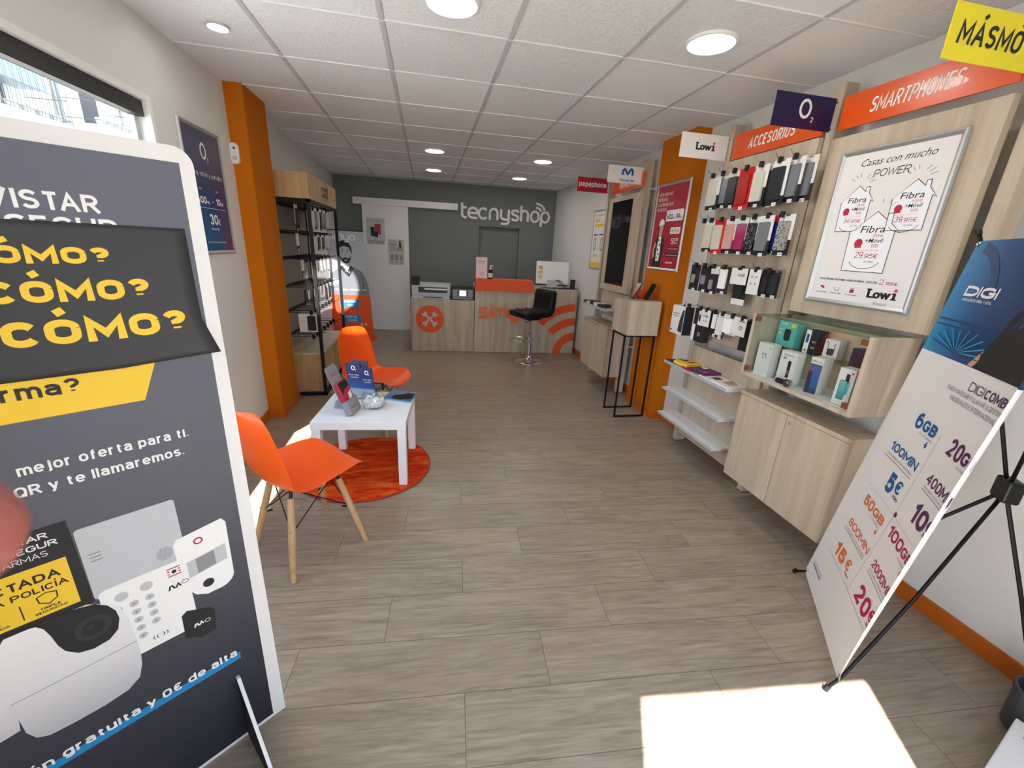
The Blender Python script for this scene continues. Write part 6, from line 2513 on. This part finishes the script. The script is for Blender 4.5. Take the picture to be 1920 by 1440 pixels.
mat('digi_light', '3f9fc6', .3)
mat('digi_dark', '0c3d6e', .3)
m = XMB().use('digi_dark')
for k, (r_, mt_) in enumerate(((.215, 'digi_dark'),)):
    m.use(mt_)
    pts = arc(.02, 1.38, r_ + .10, 62, 0, 10, .185) + arc(.02, 1.38, r_, 0, 70, 10, .135)
    m.stroke(arc(.03, 1.34, .20, 80, 0, 12, .20), .035, XF, .0008)
m.use('digi_light')
for k in range(9):
    a = 10 + 18 * k
    m.stroke([(.20 + .02 * math.cos(R(a)), 1.180 + .01 * math.sin(R(a))), (.20 + .17 * math.cos(R(a)), 1.180 + .085 * math.sin(R(a)))], .004, XF, .0009)
m.use('digi_dark')
for k in range(10):
    a = 2 + 18 * k
    m.stroke([(.20 + .02 * math.cos(R(a)), 1.178 + .01 * math.sin(R(a))), (.20 + .18 * math.cos(R(a)), 1.178 + .09 * math.sin(R(a)))], .003, XF, .0010)
m.stroke([(.01, 1.282), (.33, 1.282)], .006, XF, .001)
m.stroke([(.01, 1.262), (.33, 1.262)], .004, XF, .001)
m.use('white_letter')
m.text('DIGI', .083, 1.370, .036, .185, XF, .0012, .045, slant=.12)
m.text('OPERADOR DE FIBRA Y MÓVIL', .090, 1.353, .0095, .170, XF, .0012, .02)
m.build('blue_field_print', None, xb)
m = XMB().use('print_black')
m.poly([(.345, 1.156), (.335, 1.20), (.37, 1.26), (.40, 1.33), (.44, 1.375), (.52, 1.40), (.603, 1.41), (.603, 1.156)], XF, .0012)
m.use('print_navy').poly([(.40, 1.20), (.41, 1.30), (.45, 1.355), (.50, 1.34), (.47, 1.24), (.46, 1.18)], XF, .0015)
m.use('print_digi_blue').poly([(.43, 1.22), (.45, 1.31), (.475, 1.33), (.48, 1.28), (.455, 1.22)], XF, .0018)
m.use('print_skin').disc(.45, 1.455, .055, XF, .0014, 20, .075)
m.poly([(.30, 1.158), (.33, 1.157), (.36, 1.20), (.345, 1.215)], XF, .0014)
m.use('print_orange').poly([(.41, 1.40), (.42, 1.45), (.45, 1.44), (.47, 1.385), (.44, 1.375)], XF, .0018)
m.use('print_black').poly(arc(.455, 1.49, .066, 0, 190, 10, .055) + [(.40, 1.47), (.46, 1.50)], XF, .0018)
m.use('white_letter').poly([(.455, 1.375), (.50, 1.395), (.49, 1.345), (.465, 1.34)], XF, .0018)
m.build('printed_person', None, xb)
TX = [('print_purple', 'DIGI', .372, 1.088, .030, .085, 0), ('print_purple', 'COMBO', .464, 1.088, .030, .145, .035),
      ('print_purple', 'PARA NAVEGAR Y LLAMAR A DESTINOS', .262, 1.063, .0155, .340, 0), ('print_purple', 'NACIONALES E INTERNACIONALES', .303, 1.037, .0155, .300, 0),
      ('print_digi_blue', '6', .192, .888, .060, .048, .045), ('print_digi_blue', 'GB', .247, .894, .043, .092, .045), ('print_digi_blue', '+', .305, .842, .040, None, .045),
      ('print_digi_blue', '100MIN', .125, .762, .036, .215, .03), ('print_digi_blue', '5', .218, .622, .080, .058, .055), ('print_digi_blue', '€', .282, .648, .052, .048, .05), ('print_digi_blue', '/mes', .296, .626, .017, .045, .02),
      ('print_orange', '50', .147, .508, .046, .085, .035), ('print_orange', 'GB', .240, .512, .036, .098, .04), ('print_orange', '+', .312, .462, .036, None, .045), ('print_orange', '800MIN', .130, .386, .034, .222, .02),
      ('print_orange', '15', .135, .240, .062, .112, .045), ('print_orange', '€', .262, .258, .046, .048, .045), ('print_orange', '/mes', .285, .240, .016, .045, .02),
      ('print_purple', '20', .440, .884, .060, .085, .045), ('print_purple', 'GB', .530, .890, .044, .088, .045), ('print_purple', '+', .575, .842, .036, None, .045), ('print_purple', '400MIN', .425, .767, .038, .195, .025),
      ('print_purple', '10', .452, .633, .072, .105, .045), ('print_purple', '€', .562, .655, .046, .042, .045), ('print_purple', '/mes', .565, .635, .016, .04, .02),
      ('print_magenta', '100', .390, .520, .046, .125, .03), ('print_magenta', 'GB', .520, .524, .036, .085, .035), ('print_magenta', '+', .570, .470, .036, None, .045), ('print_magenta', '2000MIN', .412, .387, .034, .200, .02),
      ('print_magenta', '20', .425, .240, .074, .125, .045), ('print_magenta', '€', .556, .265, .046, .045, .045), ('print_magenta', '/mes', .568, .243, .016, .035, .02),
      ('print_grey', 'Acumulables', .245, .878, .009, .095, 0), ('print_grey', 'Nacionales e internacionales', .128, .740, .010, .205, 0), ('print_grey', 'Acumulables', .235, .497, .009, .10, 0), ('print_grey', 'Nacionales e internacionales', .135, .368, .009, .21, 0),
      ('print_grey', 'Acumulables', .53, .872, .009, .07, 0), ('print_grey', 'Nacionales e internacionales', .430, .750, .009, .165, 0), ('print_grey', 'Acumulables', .52, .505, .009, .07, 0), ('print_grey', 'Nacionales e internacionales', .415, .370, .009, .18, 0),
      ('logo_blue', 'Para más información', .045, .098, .008, .115, 0), ('logo_blue', 'pregunta aquí', .045, .080, .013, .115, .03)]
for (mt_, b, u, v, h_, w_, bo_) in TX:
    m = XMB()
    m.use(mt_).text(b, u, v, h_, w_, XF, .0012, bo_)
    m.build('heading' if v > 1.0 else 'footnote' if v < .12 else 'small_print' if mt_ == 'print_grey' else 'price' if h_ > .04 and 'G' not in b else 'tariff_lettering', None, xb)
m = XMB().use('print_light_grey')
m.stroke([(.368, .92), (.368, .76), (.368, .60), (.368, .45), (.368, .22)], .0022, XF, .001)
m.stroke([(.12, .588), (.25, .588), (.36, .588), (.48, .588), (.585, .588)], .0022, XF, .001)
m.use('print_grey').stroke([(.115, .730), (.22, .730), (.335, .730)], .003, XF, .001)
m.stroke([(.425, .742), (.52, .742), (.60, .742)], .003, XF, .001)
m.stroke([(.12, .360), (.22, .360), (.345, .360)], .003, XF, .001)
m.stroke([(.41, .360), (.52, .360), (.60, .360)], .003, XF, .001)
m.stroke([(.10, .222), (.3, .222), (.45, .222), (.58, .222)], .002, XF, .001)
m.use('print_purple').disc(.376, .596, .010, XF, .0014, 14)
m.build('rules', None, xb)
hub = Vector((1.934, .877, .783))
m = MB()
HFr = Fr(hub, XU, (0, 0, 1))
m.prism(rrect(-.038, -.040, .038, .040, .012), -.022, .022, HFr)
m.build('hub', 'black_plastic', xb, bevel=.006)
for (u, v) in ((.012, .012), (.605, .012), (.012, XH - .012), (.605, XH - .012)):
    c_ = bp(u, v, -.004)
    m = MB()
    dirn = (c_ - hub).normalized()
    end = c_ + dirn * (.045 if v < .5 else .05)
    side = hub + dirn * .03
    if v < .5:
        end = c_ + Vector((dirn.x, dirn.y, 0)).normalized() * .05
        end.z = .010
    m.tube([side, hub.lerp(c_, .55) - XF.n * .01, c_ - XF.n * .004, end], .0062, 8)
    ar = m.build('arm', 'black_metal', xb, smooth=True)
    m = MB()
    m.tube([end - dirn * .012, end + dirn * .006], .0095, 10)
    m.build('arm_tip', 'black_plastic', ar)
    m = MB()
    Fg = Fr(bp(u, v, .0012), XF.u, XF.v)
    for (r1, r2) in ((.0055, .010),):
        m.grid([[Fg.p(r1 * math.cos(a * math.pi / 12), r1 * math.sin(a * math.pi / 12), .0) for a in range(25)], [Fg.p(r1 * 1.3 * math.cos(a * math.pi / 12), r1 * 1.3 * math.sin(a * math.pi / 12), .002) for a in range(25)], [Fg.p(r2 * math.cos(a * math.pi / 12), r2 * math.sin(a * math.pi / 12), .0) for a in range(25)]])
    m.build('eyelet', 'chrome', xb)
m = MB()
m.tube([hub + Vector((.005, -.005, -.03)), (2.03, .77, .40), (2.13, .665, .008)], .0065, 8)
m.build('rear_leg', 'black_metal', xb)

# --- dark bin and white board end at the edge of the doorway
bn_ = thing('waste_bin', 'small dark grey plastic bin against the orange skirting by the door', 'bin', (1.99, .60, 0))
m = MB()
m.lathe([(.066, .002), (.070, .01), (.076, .15), (.079, .152), (.079, .168), (.072, .168), (.069, .15), (.062, .02)], (1.99, .60, 0), 32)
m.build('tub', 'bin_grey', bn_, smooth=False)
wb = thing('white_plinth', 'low white plinth cut off by the photo corner in front of the dark bin', 'plinth', (1.62, .35, 0))
WFr = Fr((1.50, .482, 0), Vector((.953, .303, 0)).normalized(), Vector((0, 0, 1)))
m = MB()
m.box((0.0, 0.0, -.0), (.40, .10, .28), WFr)
m.build('body', 'white_lacquer', wb, bevel=.004)
m = MB().use('print_grey')
m.box((.32, .101, .03), (.335, .1015, .07), WFr)
m.build('scuff', None, wb)

# ------------------------------------------------------------------ the street seen through the side window
FX = -8.0
blk = thing('apartment_block', 'sunlit cream apartment block across the street, seen through the window', 'building', (FX - 1, 12, 0))
m = MB()
m.box((FX - 3, 2, -.02), (FX, 26, 14))
m.build('wall', 'facade_plaster', blk)


mat('rail_iron', '6e6862', .6)


def balcony(y0, y1, z, door):
    m = MB()
    m.box((FX, y0, z - .12), (FX + .75, y1, z))
    m.box((FX, y0 - .04, z - .03), (FX + .79, y1 + .04, z))
    b_ = m.build('balcony', 'facade_plaster', blk)
    m = MB()
    n = int((y1 - y0) / .085)
    for k in range(n + 1):
        y = y0 + .03 + (y1 - y0 - .06) * k / n
        m.tube([(FX + .72, y, z), (FX + .72 + .03 * (k % 2), y, z + .5), (FX + .72, y, z + .92)], .006, 5)
    for zz in (.10, .48, .92):
        m.tube([(FX, y0 + .03, z + zz), (FX + .72, y0 + .03, z + zz), (FX + .72, y1 - .03, z + zz), (FX, y1 - .03, z + zz)], .009, 5)
    m.build('railing', 'rail_iron', b_)
    if door:
        m = MB()
        m.box((FX - .01, door[0] - .12, z), (FX + .015, door[1] + .12, z + 1.0 + door[2]))
        f_ = m.build('door_surround', 'print_light_grey', blk)
        m = MB()
        m.box((FX - .01, door[0], z), (FX + .02, door[1], z + .9 + door[2]))
        m.build('balcony_door', 'print_charcoal', f_)
    m = MB()
    for k in range(5):
        y = y0 + .2 + (y1 - y0 - .4) * k / 4
        m.lathe([(.06, 0), (.09, .16), (.085, .17)], (FX + .55, y, z), 10)
    m.build('flower_pots', 'white_card', b_)


balcony(12.55, 14.05, 3.70, (13.12, 13.66, -.05))
balcony(9.9, 11.62, 3.42, (10.6, 11.1, .0))
m = MB()
for y in (12.31, 12.42, 14.53):
    m.tube([(FX + .05, y, 0), (FX + .05, y, 9)], .028 if y < 14 else .04, 8)
m.build('drain_pipe', 'print_grey', blk)
m = MB()
m.box((FX, 9.0, 4.0), (FX + .5, 11.45, 5.4))
m.build('glazed_balcony', 'balcony_blue', blk)
m = MB()
m.box((FX, 14.9, 2), (FX + .10, 15.42, 9))
m.build('corner_pilaster', 'print_light_grey', blk)

bpy.context.view_layer.update()
